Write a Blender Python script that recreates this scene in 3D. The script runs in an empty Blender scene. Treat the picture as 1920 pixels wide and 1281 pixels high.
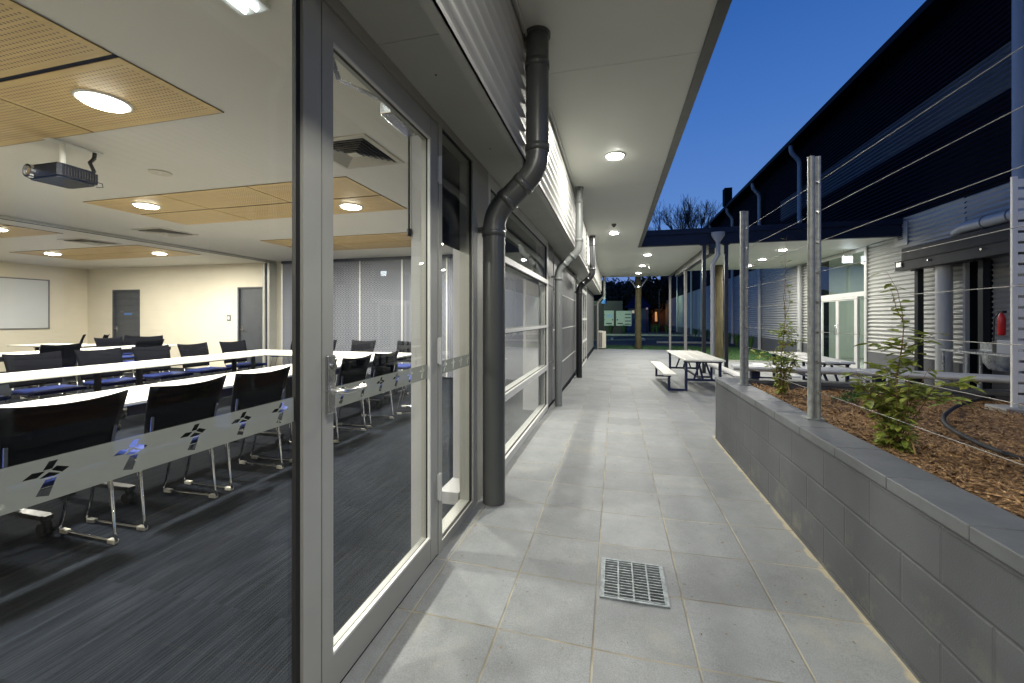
import bpy, bmesh, math, random
from mathutils import Vector, Matrix
random.seed(7)
R = math.radians
scene = bpy.context.scene
col = scene.collection

# ---------------------------------------------------------------- camera
cd = bpy.data.cameras.new("camera")
cam = bpy.data.objects.new("camera", cd); col.objects.link(cam)
cam.location = (0, 0, 1.31)
cam.rotation_euler = (R(90), 0, R(14.07))
cd.sensor_width = 36; cd.lens = 36 * 770 / 1920.0
cd.shift_y = -43.5 / 1920.0
cd.clip_start = 0.05; cd.clip_end = 3000
scene.camera = cam

# ---------------------------------------------------------------- world (dusk sky, no sun left)
w = bpy.data.worlds.new("World"); scene.world = w; w.use_nodes = True
nt = w.node_tree; nt.nodes.clear()
out = nt.nodes.new('ShaderNodeOutputWorld'); bg = nt.nodes.new('ShaderNodeBackground')
# clear dusk sky: deep blue overhead paling toward the horizon
tc = nt.nodes.new('ShaderNodeTexCoord'); sp = nt.nodes.new('ShaderNodeSeparateXYZ'); nt.links.new(tc.outputs['Generated'], sp.inputs[0])
rp = nt.nodes.new('ShaderNodeValToRGB'); nt.links.new(sp.outputs[2], rp.inputs[0])
stops = [(0.0, (.20, .26, .50)), (.06, (.165, .265, .60)), (.20, (.115, .255, .62)), (.42, (.056, .172, .52)), (.62, (.022, .105, .39)), (1.0, (.010, .050, .22))]
while len(rp.color_ramp.elements) < len(stops): rp.color_ramp.elements.new(.5)
for e, (p_, c_) in zip(rp.color_ramp.elements, stops): e.position = p_; e.color = (*c_, 1)
nt.links.new(rp.outputs[0], bg.inputs[0]); bg.inputs[1].default_value = 1.0
nt.links.new(bg.outputs[0], out.inputs[0])
scene.view_settings.view_transform = 'Standard'; scene.view_settings.look = 'None'
scene.view_settings.exposure = 0.0; scene.view_settings.gamma = 1
try:
    cy = scene.cycles
    cy.max_bounces = 8; cy.diffuse_bounces = 4; cy.glossy_bounces = 4; cy.transparent_max_bounces = 12
    cy.caustics_reflective = False; cy.caustics_refractive = False
    cy.sample_clamp_indirect = 4
except Exception: pass

# ---------------------------------------------------------------- node helpers / materials
MATS = {}
class NT:
    def __init__(s, name):
        s.m = bpy.data.materials.new(name); s.m.use_nodes = True
        s.t = s.m.node_tree; s.b = s.t.nodes['Principled BSDF']; s.o = s.t.nodes['Material Output']
        MATS[name] = s.m
    def n(s, typ, **kw):
        x = s.t.nodes.new(typ)
        for k, v in kw.items():
            if k.startswith('i_'):
                key = k[2:].replace('_', ' ')
                x.inputs[key].default_value = v
            else: setattr(x, k, v)
        return x
    def l(s, a, b): s.t.links.new(a, b)
    def math(s, op, a, b=None, c=None):
        x = s.t.nodes.new('ShaderNodeMath'); x.operation = op
        for i, v in enumerate((a, b, c)):
            if v is None: continue
            if isinstance(v, (int, float)): x.inputs[i].default_value = v
            else: s.l(v, x.inputs[i])
        return x.outputs[0]
    def mix(s, f, a, b, mode='MIX'):
        x = s.t.nodes.new('ShaderNodeMixRGB'); x.blend_type = mode
        for i, v in zip((0, 1, 2), (f, a, b)):
            if isinstance(v, (int, float)): x.inputs[i].default_value = v
            elif isinstance(v, tuple): x.inputs[i].default_value = (*v, 1) if len(v) == 3 else v
            else: s.l(v, x.inputs[i])
        return x.outputs[0]
    def ramp(s, f, stops):
        x = s.t.nodes.new('ShaderNodeValToRGB'); e = x.color_ramp.elements
        while len(e) < len(stops): e.new(0.5)
        for i, (p, c) in enumerate(stops):
            e[i].position = p; e[i].color = (*c, 1) if isinstance(c, tuple) else (c, c, c, 1)
        s.l(f, x.inputs[0]); return x.outputs[0]
    def pos(s):
        g = s.n('ShaderNodeNewGeometry'); sp = s.n('ShaderNodeSeparateXYZ'); s.l(g.outputs['Position'], sp.inputs[0])
        return g.outputs['Position'], sp.outputs[0], sp.outputs[1], sp.outputs[2]
    def noise(s, vec, scale, detail=4, rough=.55, sc=None):
        if sc:
            mp = s.n('ShaderNodeMapping'); mp.inputs['Scale'].default_value = sc; s.l(vec, mp.inputs[0]); vec = mp.outputs[0]
        x = s.n('ShaderNodeTexNoise'); x.inputs['Scale'].default_value = scale; x.inputs['Detail'].default_value = detail
        x.inputs['Roughness'].default_value = rough; s.l(vec, x.inputs['Vector']); return x.outputs['Fac']
    def bump(s, h, strength=.3, dist=.005):
        x = s.n('ShaderNodeBump'); x.inputs['Strength'].default_value = strength; x.inputs['Distance'].default_value = dist
        s.l(h, x.inputs['Height']); s.l(x.outputs[0], s.b.inputs['Normal'])

def simple(name, c, rough=.5, metal=0, var=.12, nscale=6, bump=0, bscale=60, spec=None, coat=0):
    t = NT(name); P = t.pos()[0]
    nz = t.noise(P, nscale, 5)
    f = t.ramp(nz, [(.3, 1 - var), (.7, 1 + var)])
    mx = t.mix(1.0, (c[0], c[1], c[2]), f, 'MULTIPLY')
    t.l(mx, t.b.inputs['Base Color'])
    t.b.inputs['Roughness'].default_value = rough; t.b.inputs['Metallic'].default_value = metal
    if var:
        rr = t.ramp(t.noise(P, nscale * 2.3, 4), [(.3, max(rough - var * .5, 0)), (.7, min(rough + var * .6, 1))]); t.l(rr, t.b.inputs['Roughness'])
    if bump: t.bump(t.noise(P, bscale, 4), bump, .003)
    if spec is not None: t.b.inputs['Specular IOR Level'].default_value = spec
    if coat: t.b.inputs['Coat Weight'].default_value = coat
    return t.m

def emis(name, c, s):
    t = NT(name); t.b.inputs['Base Color'].default_value = (.8, .8, .8, 1)
    t.b.inputs['Emission Color'].default_value = (*c, 1); t.b.inputs['Emission Strength'].default_value = s
    return t.m

simple('alu', (.36, .36, .33), .42, .15, .05, 3)
simple('alu_bright', (.62, .62, .59), .4, .1, .05, 3)
simple('gasket', (.008, .008, .008), .6, 0, 0)
simple('rubber', (.012, .012, .013), .7)
simple('steel', (.62, .62, .6), .25, 1.0, .06, 12)
simple('chrome', (.75, .75, .75), .12, 1.0, .02, 12)
simple('galv', (.27, .285, .28), .48, .45, .22, 30, .1, 90)
simple('wire', (.30, .29, .27), .5, .6, .05)
simple('grate', (.20, .225, .235), .55, .5, .3, 40)
simple('pipe_dark', (.066, .070, .068), .33, 0, .03, 5)
simple('pipe_black', (.018, .019, .021), .32, 0, .03, 5)
simple('pipe_light', (.17, .18, .175), .38, 0, .03, 5)
simple('pipe_white', (.38, .39, .40), .42, 0, .03, 5)
simple('soffit_white', (.64, .65, .60), .55, 0, .03, 1.2)
simple('plate_grey', (.40, .40, .36), .55, 0, .04, 3)
simple('panel_grey', (.115, .117, .12), .45, 0, .07, 3)
simple('gutter_dark', (.07, .07, .062), .4, .2, .1, 4)
simple('navy_steel', (.006, .009, .026), .5, 0, .1, 5)
simple('post_grey', (.20, .20, .20), .42, .2, .08, 8)
simple('post_dark', (.035, .036, .04), .35, .2, .08, 8)
simple('table_white', (.82, .80, .72), .35, 0, .02, 3)
simple('mesh_black', (.0045, .005, .008), .85, 0, .15, 40, .3, 500, .12)
simple('seat_blue', (.005, .021, .15), .8, 0, .12, 60, .3, 400)
simple('black_plastic', (.012, .012, .014), .4)
simple('navy_leg', (.010, .016, .055), .4, .1, .1, 6)
simple('door_grey', (.06, .065, .075), .45, 0, .08, 4)
simple('white_paint', (.72, .72, .68), .45, 0, .05, 4)
simple('cream', (.74, .68, .55), .6, 0, .03, 2, .05, 200)
simple('post_light', (.42, .42, .43), .5, 0, .03, 3)
simple('off_white', (.56, .53, .45), .6, 0, .03, 2)
simple('ceil', (.70, .68, .61), .65, 0, .02, 1.5)
simple('whiteboard', (.60, .62, .64), .3, 0, .02, 3)
simple('joint_navy', (.03, .035, .06), .5)
simple('panel_gap', (.006, .008, .018), .8, 0, .1, 4, 0, 60, .1)
simple('blind', (.012, .012, .014), .8)
simple('cabinet', (.62, .66, .50), .5, 0, .06, 3)
simple('label_blue', (.06, .16, .42), .4)
simple('label_pale', (.45, .6, .75), .4)
simple('red_paint', (.55, .01, .012), .35)
simple('red_dull', (.10, .006, .006), .6)
simple('shutter', (.022, .024, .025), .6, 0, .05, 4, 0, 60, .2)
simple('proj_body', (.007, .009, .016), .6, 0, .06, 20, 0, 60, .2)
simple('concrete', (.30, .30, .28), .8, 0, .15, 4, .3, 60)
simple('kerb', (.34, .35, .30), .85, 0, .15, 4, .3, 60)
simple('asphalt', (.020, .024, .024), .85, 0, .25, 3, .4, 80)
simple('soil', (.045, .028, .016), .95, 0, .35, 8, .6, 40)
simple('roof_dark', (.006, .007, .009), .8, 0, .1, 4, 0, 60, .1)
simple('roof_navy', (.004, .010, .045), .8, 0, .1, 4, 0, 60, .1)
simple('brick', (.16, .06, .035), .8, 0, .2, 4)
simple('house_wall', (.10, .12, .16), .8, 0, .1, 3)
simple('pole_unlit', (.055, .047, .02), .9, 0, .35, 8, .4, 30)  # timber pole colour darkened so that the pole looks unlit
simple('bark_dark', (.05, .042, .035), .9, 0, .3, 6, .4, 30)
simple('stainless', (.55, .56, .56), .28, .9, .06, 6)
simple('clad_smooth', (.50, .50, .47), .5, 0, .04, 3)
simple('curtain', (.20, .24, .34), .8)
simple('hall_wall', (.50, .53, .48), .7, 0, .05, 2)
emis('lamp_glow', (1, .97, .88), 55)
emis('lamp_glow_warm', (1, .93, .78), 45)
emis('exit_glow', (.80, .92, 1), 10)
emis('exit_green', (.1, .9, .4), 4)
emis('tube_glow', (.85, .93, 1), 14)
emis('window_lit', (1, .45, .15), .45)
emis('window_pale', (1, .75, .35), .30)
emis('red_glow', (1, .05, .02), .10)

# glass: mirror reflection by Fresnel, otherwise straight through
def glassmat(name, tcol, boost=1.0, rough=0.0):
    t = NT(name)
    g = t.n('ShaderNodeNewGeometry'); dt = t.n('ShaderNodeVectorMath'); dt.operation = 'DOT_PRODUCT'
    t.l(g.outputs['Incoming'], dt.inputs[0]); t.l(g.outputs['Normal'], dt.inputs[1])
    cs = t.math('SUBTRACT', 1.0, t.math('ABSOLUTE', dt.outputs['Value']))
    f = t.math('MULTIPLY', t.math('ADD', t.math('MULTIPLY', t.math('POWER', cs, 5.0), .96), .024), boost)
    f = t.math('MINIMUM', f, 1.0)
    tr = t.n('ShaderNodeBsdfTransparent'); tr.inputs[0].default_value = (*tcol, 1)
    gl = t.n('ShaderNodeBsdfGlossy'); gl.inputs['Roughness'].default_value = rough
    mx = t.n('ShaderNodeMixShader'); t.l(f, mx.inputs[0]); t.l(tr.outputs[0], mx.inputs[1]); t.l(gl.outputs[0], mx.inputs[2])
    t.l(mx.outputs[0], t.o.inputs[0]); return t.m
glassmat('glass', (.955, .97, .96), 1.0)
glassmat('glass_clear', (.93, .96, .95), 1.0)
t = NT('frost')   # frosted film
t.b.inputs['Base Color'].default_value = (.15, .165, .155, 1); t.b.inputs['Roughness'].default_value = .5
tr = t.n('ShaderNodeBsdfTransparent'); tr.inputs[0].default_value = (.8, .85, .82, 1)
mx = t.n('ShaderNodeMixShader'); mx.inputs[0].default_value = .90
tl = t.n('ShaderNodeBsdfTranslucent'); tl.inputs[0].default_value = (.16, .17, .16, 1)
m2 = t.n('ShaderNodeMixShader'); m2.inputs[0].default_value = .35
t.l(t.b.outputs[0], m2.inputs[1]); t.l(tl.outputs[0], m2.inputs[2])
t.l(tr.outputs[0], mx.inputs[1]); t.l(m2.outputs[0], mx.inputs[2]); t.l(mx.outputs[0], t.o.inputs[0])

# grey concrete pavers 400 x 400 with sandy joints
X0, Y0, TS = 0.31, 1.676, 0.396
t = NT('paver'); P, x, y, z = t.pos()
u = t.math('DIVIDE', t.math('SUBTRACT', x, X0), TS); v = t.math('DIVIDE', t.math('SUBTRACT', y, Y0), .4)
fu = t.math('FLOOR', u)
def edge(t, q): # distance to nearest integer
    a = t.math('FRACT', q); return t.math('MINIMUM', a, t.math('SUBTRACT', 1.0, a))
wob = t.math('MULTIPLY', t.math('SUBTRACT', t.noise(P, 9, 2), .5), .006)
d = t.math('ADD', t.math('MINIMUM', edge(t, u), edge(t, v)), wob)
joint = t.ramp(d, [(.006, 1.0), (.0135, 0.0)])
comb = t.n('ShaderNodeCombineXYZ'); t.l(fu, comb.inputs[0]); t.l(t.math('FLOOR', v), comb.inputs[1])
wn = t.n('ShaderNodeTexWhiteNoise'); wn.noise_dimensions = '2D'; t.l(comb.outputs[0], wn.inputs['Vector'])
tint = t.ramp(wn.outputs['Value'], [(0, .87), (1, 1.08)])
base = t.mix(t.noise(P, 2.2, 6, .65), (.165, .178, .186), (.232, .242, .246))
fine = t.ramp(t.noise(P, 190, 3, .8), [(.3, .72), (.7, 1.22)])
c = t.mix(1.0, base, tint, 'MULTIPLY'); c = t.mix(1.0, c, fine, 'MULTIPLY')
cloud = t.ramp(t.noise(P, 5.5, 8, .75), [(.35, .86), (.68, 1.08)]); c = t.mix(1.0, c, cloud, 'MULTIPLY')
sand = t.ramp(t.noise(P, 1.6, 6, .7), [(.56, 0.0), (.74, .34)])
c = t.mix(sand, c, (.36, .33, .235))
stain = t.ramp(t.noise(P, 7, 3, .5), [(.70, 0.0), (.78, .35)]); c = t.mix(stain, c, (.10, .10, .10))
xr = t.math('MULTIPLY', t.math('SUBTRACT', x, 1.0), 12.0)   # sand line at the planter foot
xr = t.math('ADD', xr, t.math('MULTIPLY', t.math('SUBTRACT', t.noise(P, 12, 4), .5), .9))
sl = t.math('MULTIPLY', t.ramp(xr, [(.45, 0.0), (.62, .85)]), t.math('LESS_THAN', y, 5.0))
c = t.mix(sl, c, (.38, .33, .22))
specks = t.ramp(t.noise(P, 45, 1, .3), [(.775, 0.0), (.79, .8)]); c = t.mix(specks, c, (.10, .085, .06))
jc = t.mix(t.ramp(t.noise(P, 3, 3), [(.4, 0.0), (.6, 1.0)]), (.14, .12, .085), (.30, .27, .19))
jm = t.math('MULTIPLY', joint, t.ramp(t.noise(P, 4.2, 3), [(.3, .55), (.55, 1.0)]))
c = t.mix(jm, c, jc)
t.l(c, t.b.inputs['Base Color']); t.b.inputs['Roughness'].default_value = .62
h = t.math('SUBTRACT', t.math('MULTIPLY', t.noise(P, 150, 3, .8), .25), joint)
t.bump(h, .55, .004)

# carpet
t = NT('carpet'); P, x, y, z = t.pos()
u = t.math('DIVIDE', x, .5); v = t.math('DIVIDE', y, .5)
comb = t.n('ShaderNodeCombineXYZ'); t.l(t.math('FLOOR', u), comb.inputs[0]); t.l(t.math('FLOOR', v), comb.inputs[1])
wn = t.n('ShaderNodeTexWhiteNoise'); wn.noise_dimensions = '2D'; t.l(comb.outputs[0], wn.inputs['Vector'])
off = t.n('ShaderNodeVectorMath'); off.operation = 'ADD'; t.l(P, off.inputs[0])
c2 = t.n('ShaderNodeCombineXYZ'); t.l(t.math('MULTIPLY', wn.outputs['Value'], 7.0), c2.inputs[0]); t.l(c2.outputs[0], off.inputs[1])
s1 = t.noise(off.outputs[0], 1.0, 2, .6, (150, 1.8, 1))
s2 = t.noise(off.outputs[0], 1.0, 3, .6, (40, 1.0, 1))
fi = t.noise(P, 400, 2, .8)
f = t.math('ADD', t.math('MULTIPLY', s1, .75), t.math('MULTIPLY', s2, .35))
c = t.ramp(f, [(.36, (.004, .005, .008)), (.52, (.010, .0125, .019)), (.66, (.022, .027, .036))])
c = t.mix(1.0, c, t.ramp(wn.outputs['Value'], [(0, .8), (1, 1.2)]), 'MULTIPLY')
c = t.mix(1.0, c, t.ramp(fi, [(.3, .6), (.7, 1.4)]), 'MULTIPLY')
rib = t.math('SINE', t.math('ADD', t.math('MULTIPLY', x, 2*math.pi/.0155), t.math('MULTIPLY', s2, 7.0)))
brk = t.ramp(t.noise(off.outputs[0], 1.0, 2, .6, (28, 3.5, 1)), [(.38, 0.0), (.6, 1.0)])
rb_ = t.math('MULTIPLY', t.math('MULTIPLY', t.math('ADD', rib, 1.0), .5), brk)
c = t.mix(rb_, c, t.mix(1.0, c, (.22, .24, .30), 'MULTIPLY'))
t.l(c, t.b.inputs['Base Color']); t.b.inputs['Roughness'].default_value = .95
t.b.inputs['Specular IOR Level'].default_value = .1
t.bump(t.math('ADD', f, fi), .6, .004)

# perforated plywood ceiling panel
t = NT('perf_ply'); P, x, y, z = t.pos()
pit = .0265
a = t.math('SUBTRACT', t.math('FRACT', t.math('DIVIDE', x, pit)), .5); b = t.math('SUBTRACT', t.math('FRACT', t.math('DIVIDE', y, pit)), .5)
rr = t.math('SQRT', t.math('ADD', t.math('MULTIPLY', a, a), t.math('MULTIPLY', b, b)))
hole = t.math('LESS_THAN', rr, .24)
oc = t.n('ShaderNodeTexCoord'); so = t.n('ShaderNodeSeparateXYZ'); t.l(oc.outputs['Generated'], so.inputs[0])
def inside(q, m): return t.math('GREATER_THAN', t.math('MINIMUM', q, t.math('SUBTRACT', 1.0, q)), m)
hole = t.math('MULTIPLY', hole, t.math('MULTIPLY', inside(so.outputs[0], .035), inside(so.outputs[1], .07)))
g = t.noise(P, 1.0, 5, .6, (1.5, 26, 1))
wd = t.ramp(g, [(.3, (.45, .31, .125)), (.7, (.58, .42, .185))])
t.l(t.mix(hole, wd, (.12, .065, .025)), t.b.inputs['Base Color']); t.b.inputs['Roughness'].default_value = .5

# patterned grey fabric of the operable wall
t = NT('fabric_wall'); P, x, y, z = t.pos()
hx = t.math('DIVIDE', t.math('ADD', x, y), .085); hz = t.math('DIVIDE', z, .075)
row = t.math('FLOOR', hz); hx = t.math('ADD', hx, t.math('MULTIPLY', row, .5))
a = t.math('SUBTRACT', t.math('FRACT', hx), .5); b = t.math('SUBTRACT', t.math('FRACT', hz), .5)
r = t.math('SQRT', t.math('ADD', t.math('MULTIPLY', a, a), t.math('MULTIPLY', b, b)))
ring = t.ramp(r, [(.26, 0.0), (.33, 1.0), (.42, 1.0), (.48, 0.0)])
c = t.mix(ring, (.085, .092, .115), (.27, .28, .32))
c = t.mix(1.0, c, t.ramp(t.noise(P, 260, 2, .8), [(.3, .8), (.7, 1.2)]), 'MULTIPLY')
t.l(c, t.b.inputs['Base Color']); t.b.inputs['Roughness'].default_value = .9

# painted concrete block wall (planter), 400 x 200 blocks
def blockmat(name, c, axis='y', stain=True):
    t = NT(name); P, x, y, z = t.pos()
    q = y if axis == 'y' else x
    r = t.math('DIVIDE', t.math('SUBTRACT', z, .012), .2); row = t.math('FLOOR', r)
    u = t.math('ADD', t.math('DIVIDE', t.math('ADD', q, 5.1), .4), t.math('MULTIPLY', t.math('MODULO', row, 2.0), .5))
    if axis == 'y': dd = t.math('MINIMUM', t.math('MULTIPLY', edge(t, u), 2.0), edge(t, r))
    else: dd = edge(t, r)
    j = t.ramp(t.math('ADD', dd, t.math('MULTIPLY', t.math('SUBTRACT', t.noise(P, 30, 2), .5), .01)), [(.016, 1.0), (.04, 0.0)])
    comb = t.n('ShaderNodeCombineXYZ'); t.l(t.math('FLOOR', u), comb.inputs[0]); t.l(row, comb.inputs[1])
    wn = t.n('ShaderNodeTexWhiteNoise'); wn.noise_dimensions = '2D'; t.l(comb.outputs[0], wn.inputs['Vector'])
    cc = t.mix(1.0, c, t.ramp(wn.outputs['Value'], [(0, .92), (1, 1.08)]), 'MULTIPLY')
    cc = t.mix(1.0, cc, t.ramp(t.noise(P, 4, 5), [(.3, .88), (.7, 1.1)]), 'MULTIPLY')
    if stain:
        low = t.ramp(z, [(.05, 1.0), (.45, 0.0)])
        s = t.math('MULTIPLY', t.ramp(t.noise(P, 5.0, 8, .75), [(.54, 0.0), (.70, .38)]), low)
        cc = t.mix(s, cc, (.30, .27, .19))
    cc = t.mix(t.math('MULTIPLY', j, .35), cc, (.05, .05, .055))
    t.l(cc, t.b.inputs['Base Color']); t.b.inputs['Roughness'].default_value = .55
    h = t.math('ADD', t.math('MULTIPLY', t.noise(P, 160, 4, .7), .35), t.math('MULTIPLY', j, -1.0))
    t.bump(h, .55, .006); return t.m
blockmat('block', (.070, .075, .083))
blockmat('block_side', (.074, .076, .080), 'x')
simple('cap', (.098, .105, .112), .5, 0, .12, 5, .25, 120)

# corrugated steels
def clad(name, c, rough=.35, metal=.1, spec=.5):
    t = NT(name); P, x, y, z = t.pos()
    streak = t.noise(P, 1.0, 4, .6, (1.2, 1.2, .6))
    cc = t.mix(1.0, c, t.ramp(streak, [(.3, .92), (.7, 1.06)]), 'MULTIPLY')
    t.l(cc, t.b.inputs['Base Color']); t.b.inputs['Roughness'].default_value = rough; t.b.inputs['Metallic'].default_value = metal
    t.b.inputs['Specular IOR Level'].default_value = spec
clad('clad_light', (.44, .44, .415), .42)
clad('clad_pale', (.40, .40, .39), .42)
clad('clad_navy', (.0035, .004, .011), .6, 0, .08)
clad('clad_stripe', (.085, .105, .13), .55, 0, .2)

# grass / leaves
t = NT('leaf'); P = t.pos()[0]
oi = t.n('ShaderNodeObjectInfo')
nz = t.noise(P, 38, 2, .7)
c = t.ramp(nz, [(.3, (.12, .18, .035)), (.5, (.25, .31, .06)), (.64, (.44, .45, .10)), (.78, (.50, .36, .10))])
t.l(c, t.b.inputs['Base Color']); t.b.inputs['Roughness'].default_value = .45
trl = t.n('ShaderNodeBsdfTranslucent'); t.l(c, trl.inputs[0]); mx = t.n('ShaderNodeMixShader'); mx.inputs[0].default_value = .3
t.l(t.b.outputs[0], mx.inputs[1]); t.l(trl.outputs[0], mx.inputs[2]); t.l(mx.outputs[0], t.o.inputs[0])
simple('stem', (.17, .10, .045), .7, 0, .3, 40)
simple('stake', (.40, .26, .10), .8, 0, .2, 30)
simple('grass', (.022, .062, .010), .8, 0, .5, 14)
simple('grass_blade', (.035, .10, .018), .6, 0, .4, 30)
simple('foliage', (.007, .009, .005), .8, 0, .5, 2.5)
t = NT('mulch'); P = t.pos()[0]
oi = t.noise(P, 55, 2, .8)
c = t.ramp(oi, [(.28, (.045, .024, .012)), (.45, (.15, .082, .032)), (.60, (.34, .20, .085)), (.76, (.58, .42, .21))])
t.l(c, t.b.inputs['Base Color']); t.b.inputs['Roughness'].default_value = .8
t = NT('pole_wood'); P = t.pos()[0]
g = t.noise(P, 1.0, 6, .7, (14, 14, 2.2)); c = t.ramp(g, [(.3, (.035, .028, .012)), (.7, (.11, .09, .042))])
t.l(c, t.b.inputs['Base Color']); t.b.inputs['Roughness'].default_value = .85; t.bump(g, .5, .01)

# ---------------------------------------------------------------- mesh builder
class MB:
    def __init__(s): s.v = []; s.f = []; s.sm = []
    def add(s, vs, fs, smooth=False):
        o = len(s.v); s.v += [tuple(p) for p in vs]; s.f += [tuple(i + o for i in f) for f in fs]; s.sm += [smooth] * len(fs); return s
    def box(s, a, b, bev=0):
        x0, y0, z0 = [min(p, q) for p, q in zip(a, b)]; x1, y1, z1 = [max(p, q) for p, q in zip(a, b)]
        if bev <= 0:
            v = [(x0,y0,z0),(x1,y0,z0),(x1,y1,z0),(x0,y1,z0),(x0,y0,z1),(x1,y0,z1),(x1,y1,z1),(x0,y1,z1)]
            f = [(3,2,1,0),(4,5,6,7),(0,1,5,4),(1,2,6,5),(2,3,7,6),(3,0,4,7)]
            return s.add(v, f)
        bm = bmesh.new(); bmesh.ops.create_cube(bm, size=1)
        for q in bm.verts: q.co = Vector((x0 + (q.co.x + .5) * (x1 - x0), y0 + (q.co.y + .5) * (y1 - y0), z0 + (q.co.z + .5) * (z1 - z0)))
        bev = min(bev, .45 * min(x1 - x0, y1 - y0, z1 - z0))
        bmesh.ops.bevel(bm, geom=bm.edges[:], offset=bev, segments=2, affect='EDGES', profile=.5)
        bm.verts.index_update()
        s.add([q.co[:] for q in bm.verts], [[q.index for q in f.verts] for f in bm.faces]); bm.free(); return s
    def obox(s, c, size, rz=0, rx=0, ry=0):
        m = Matrix.Translation(c) @ Matrix.Rotation(rz, 4, 'Z') @ Matrix.Rotation(ry, 4, 'Y') @ Matrix.Rotation(rx, 4, 'X')
        h = [k / 2 for k in size]
        v = [m @ Vector((sx*h[0], sy*h[1], sz*h[2])) for sz in (-1,1) for sx, sy in ((-1,-1),(1,-1),(1,1),(-1,1))]
        return s.add(v, [(3,2,1,0),(4,5,6,7),(0,1,5,4),(1,2,6,5),(2,3,7,6),(3,0,4,7)])
    def bar(s, p, q, w_, h_):   # rectangular bar between two points
        p = Vector(p); q = Vector(q); d = (q - p); L = d.length; d.normalize()
        up = Vector((0,0,1)) if abs(d.z) < .9 else Vector((1,0,0))
        a = d.cross(up).normalized(); b = a.cross(d).normalized()
        v = []
        for e in (p, q):
            for sx, sy in ((-1,-1),(1,-1),(1,1),(-1,1)): v.append(e + a * (sx * w_ / 2) + b * (sy * h_ / 2))
        return s.add(v, [(0,1,2,3),(7,6,5,4),(4,5,1,0),(5,6,2,1),(6,7,3,2),(7,4,0,3)])
    def tube(s, pts, r, n=12, cap=True):
        pts = [Vector(p) for p in pts]; rs = r if isinstance(r, (list, tuple)) else [r] * len(pts)
        vs = []; fs = []; prev = None
        for i, p in enumerate(pts):
            if i == 0: d = pts[1] - p
            elif i == len(pts) - 1: d = p - pts[i-1]
            else: d = (pts[i+1] - p).normalized() + (p - pts[i-1]).normalized()
            if d.length < 1e-9: d = Vector((0,0,1))
            d.normalize()
            if prev is None:
                up = Vector((0,0,1)) if abs(d.z) < .9 else Vector((1,0,0)); a = d.cross(up).normalized()
            else:
                a = (prev - d * prev.dot(d)).normalized()
            prev = a; b = d.cross(a).normalized()
            for k in range(n):
                t_ = 2 * math.pi * k / n
                vs.append(p + a * (math.cos(t_) * rs[i]) + b * (math.sin(t_) * rs[i]))
        for i in range(len(pts) - 1):
            for k in range(n):
                fs.append((i*n + k, i*n + (k+1) % n, (i+1)*n + (k+1) % n, (i+1)*n + k))
        s.add(vs, fs, True)
        if cap:
            s.add([vs[k] for k in range(n)], [tuple(range(n))[::-1]]); s.add([vs[(len(pts)-1)*n + k] for k in range(n)], [tuple(range(n))])
        return s
    def disc(s, c, r, n=32, down=True):
        v = [(c[0] + r * math.cos(2*math.pi*k/n), c[1] + r * math.sin(2*math.pi*k/n), c[2]) for k in range(n)]
        return s.add(v, [tuple(range(n))[::-1] if down else tuple(range(n))])
    def prism(s, poly, z0, z1):
        n = len(poly); v = [(p[0], p[1], z0) for p in poly] + [(p[0], p[1], z1) for p in poly]
        return s.add(v, [tuple(range(n))[::-1], tuple(range(n, 2*n))] + [(k, (k+1) % n, n + (k+1) % n, n + k) for k in range(n)])
    def build(s, name, mat, parent=None, world=True):
        me = bpy.data.meshes.new(name)
        off = Vector((0,0,0))
        if parent is not None and world:
            p = parent
            while p is not None: off += p.location; p = p.parent
        me.from_pydata([(a - off.x, b - off.y, c - off.z) for a, b, c in s.v], [], s.f)
        me.polygons.foreach_set('use_smooth', s.sm)
        me.materials.append(MATS[mat]); me.update()
        o = bpy.data.objects.new(name, me); col.objects.link(o)
        if parent is not None: o.parent = parent
        return o

def tag(o, label=None, cat=None, group=None, kind=None):
    if label: o['label'] = label
    if cat: o['category'] = cat
    if group: o['group'] = group
    if kind: o['kind'] = kind
    return o
def thing(name, label, cat, loc=(0,0,0), group=None, rz=0):
    o = bpy.data.objects.new(name, None); col.objects.link(o); o.location = loc; o.rotation_euler = (0, 0, rz)
    o.empty_display_size = .1
    return tag(o, label, cat, group)
def kids(o): return [c for c in ALLK.get(o.name, [])]
ALLK = {}
def copy_tree(o, parent=None):
    c = o.copy(); col.objects.link(c)
    if parent is not None: c.parent = parent
    for ch in list(o.children): copy_tree(ch, c)
    return c
def place(o, loc, rz=0, label=None, first=[None]):
    o.location = loc; o.rotation_euler = (0, 0, rz)
    if label: o['label'] = label
    return o
def G(y):   # the paved ground falls gently away from the building entrance to the court
    if y < 5: return 0.0
    if y < 11: return -.15 * (y - 5) / 6
    return -.15
def corr(y0, y1, z0, z1, pitch, amp, X, seg=8, face=-1, axis='y'):
    """horizontal corrugation: profile in z, extruded along y at plane X"""
    mb = MB(); n = max(2, int((z1 - z0) / pitch * seg)); v = []
    for i in range(n + 1):
        zz = z0 + (z1 - z0) * i / n; dx = amp * math.sin(2 * math.pi * (zz - z0) / pitch)
        if axis == 'y': v += [(X + dx, y0, zz), (X + dx, y1, zz)]
        else: v += [(y0, X + dx, zz), (y1, X + dx, zz)]
    mb.add(v, [(2*i, 2*i+1, 2*i+3, 2*i+2) for i in range(n)], True)
    return mb

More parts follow.
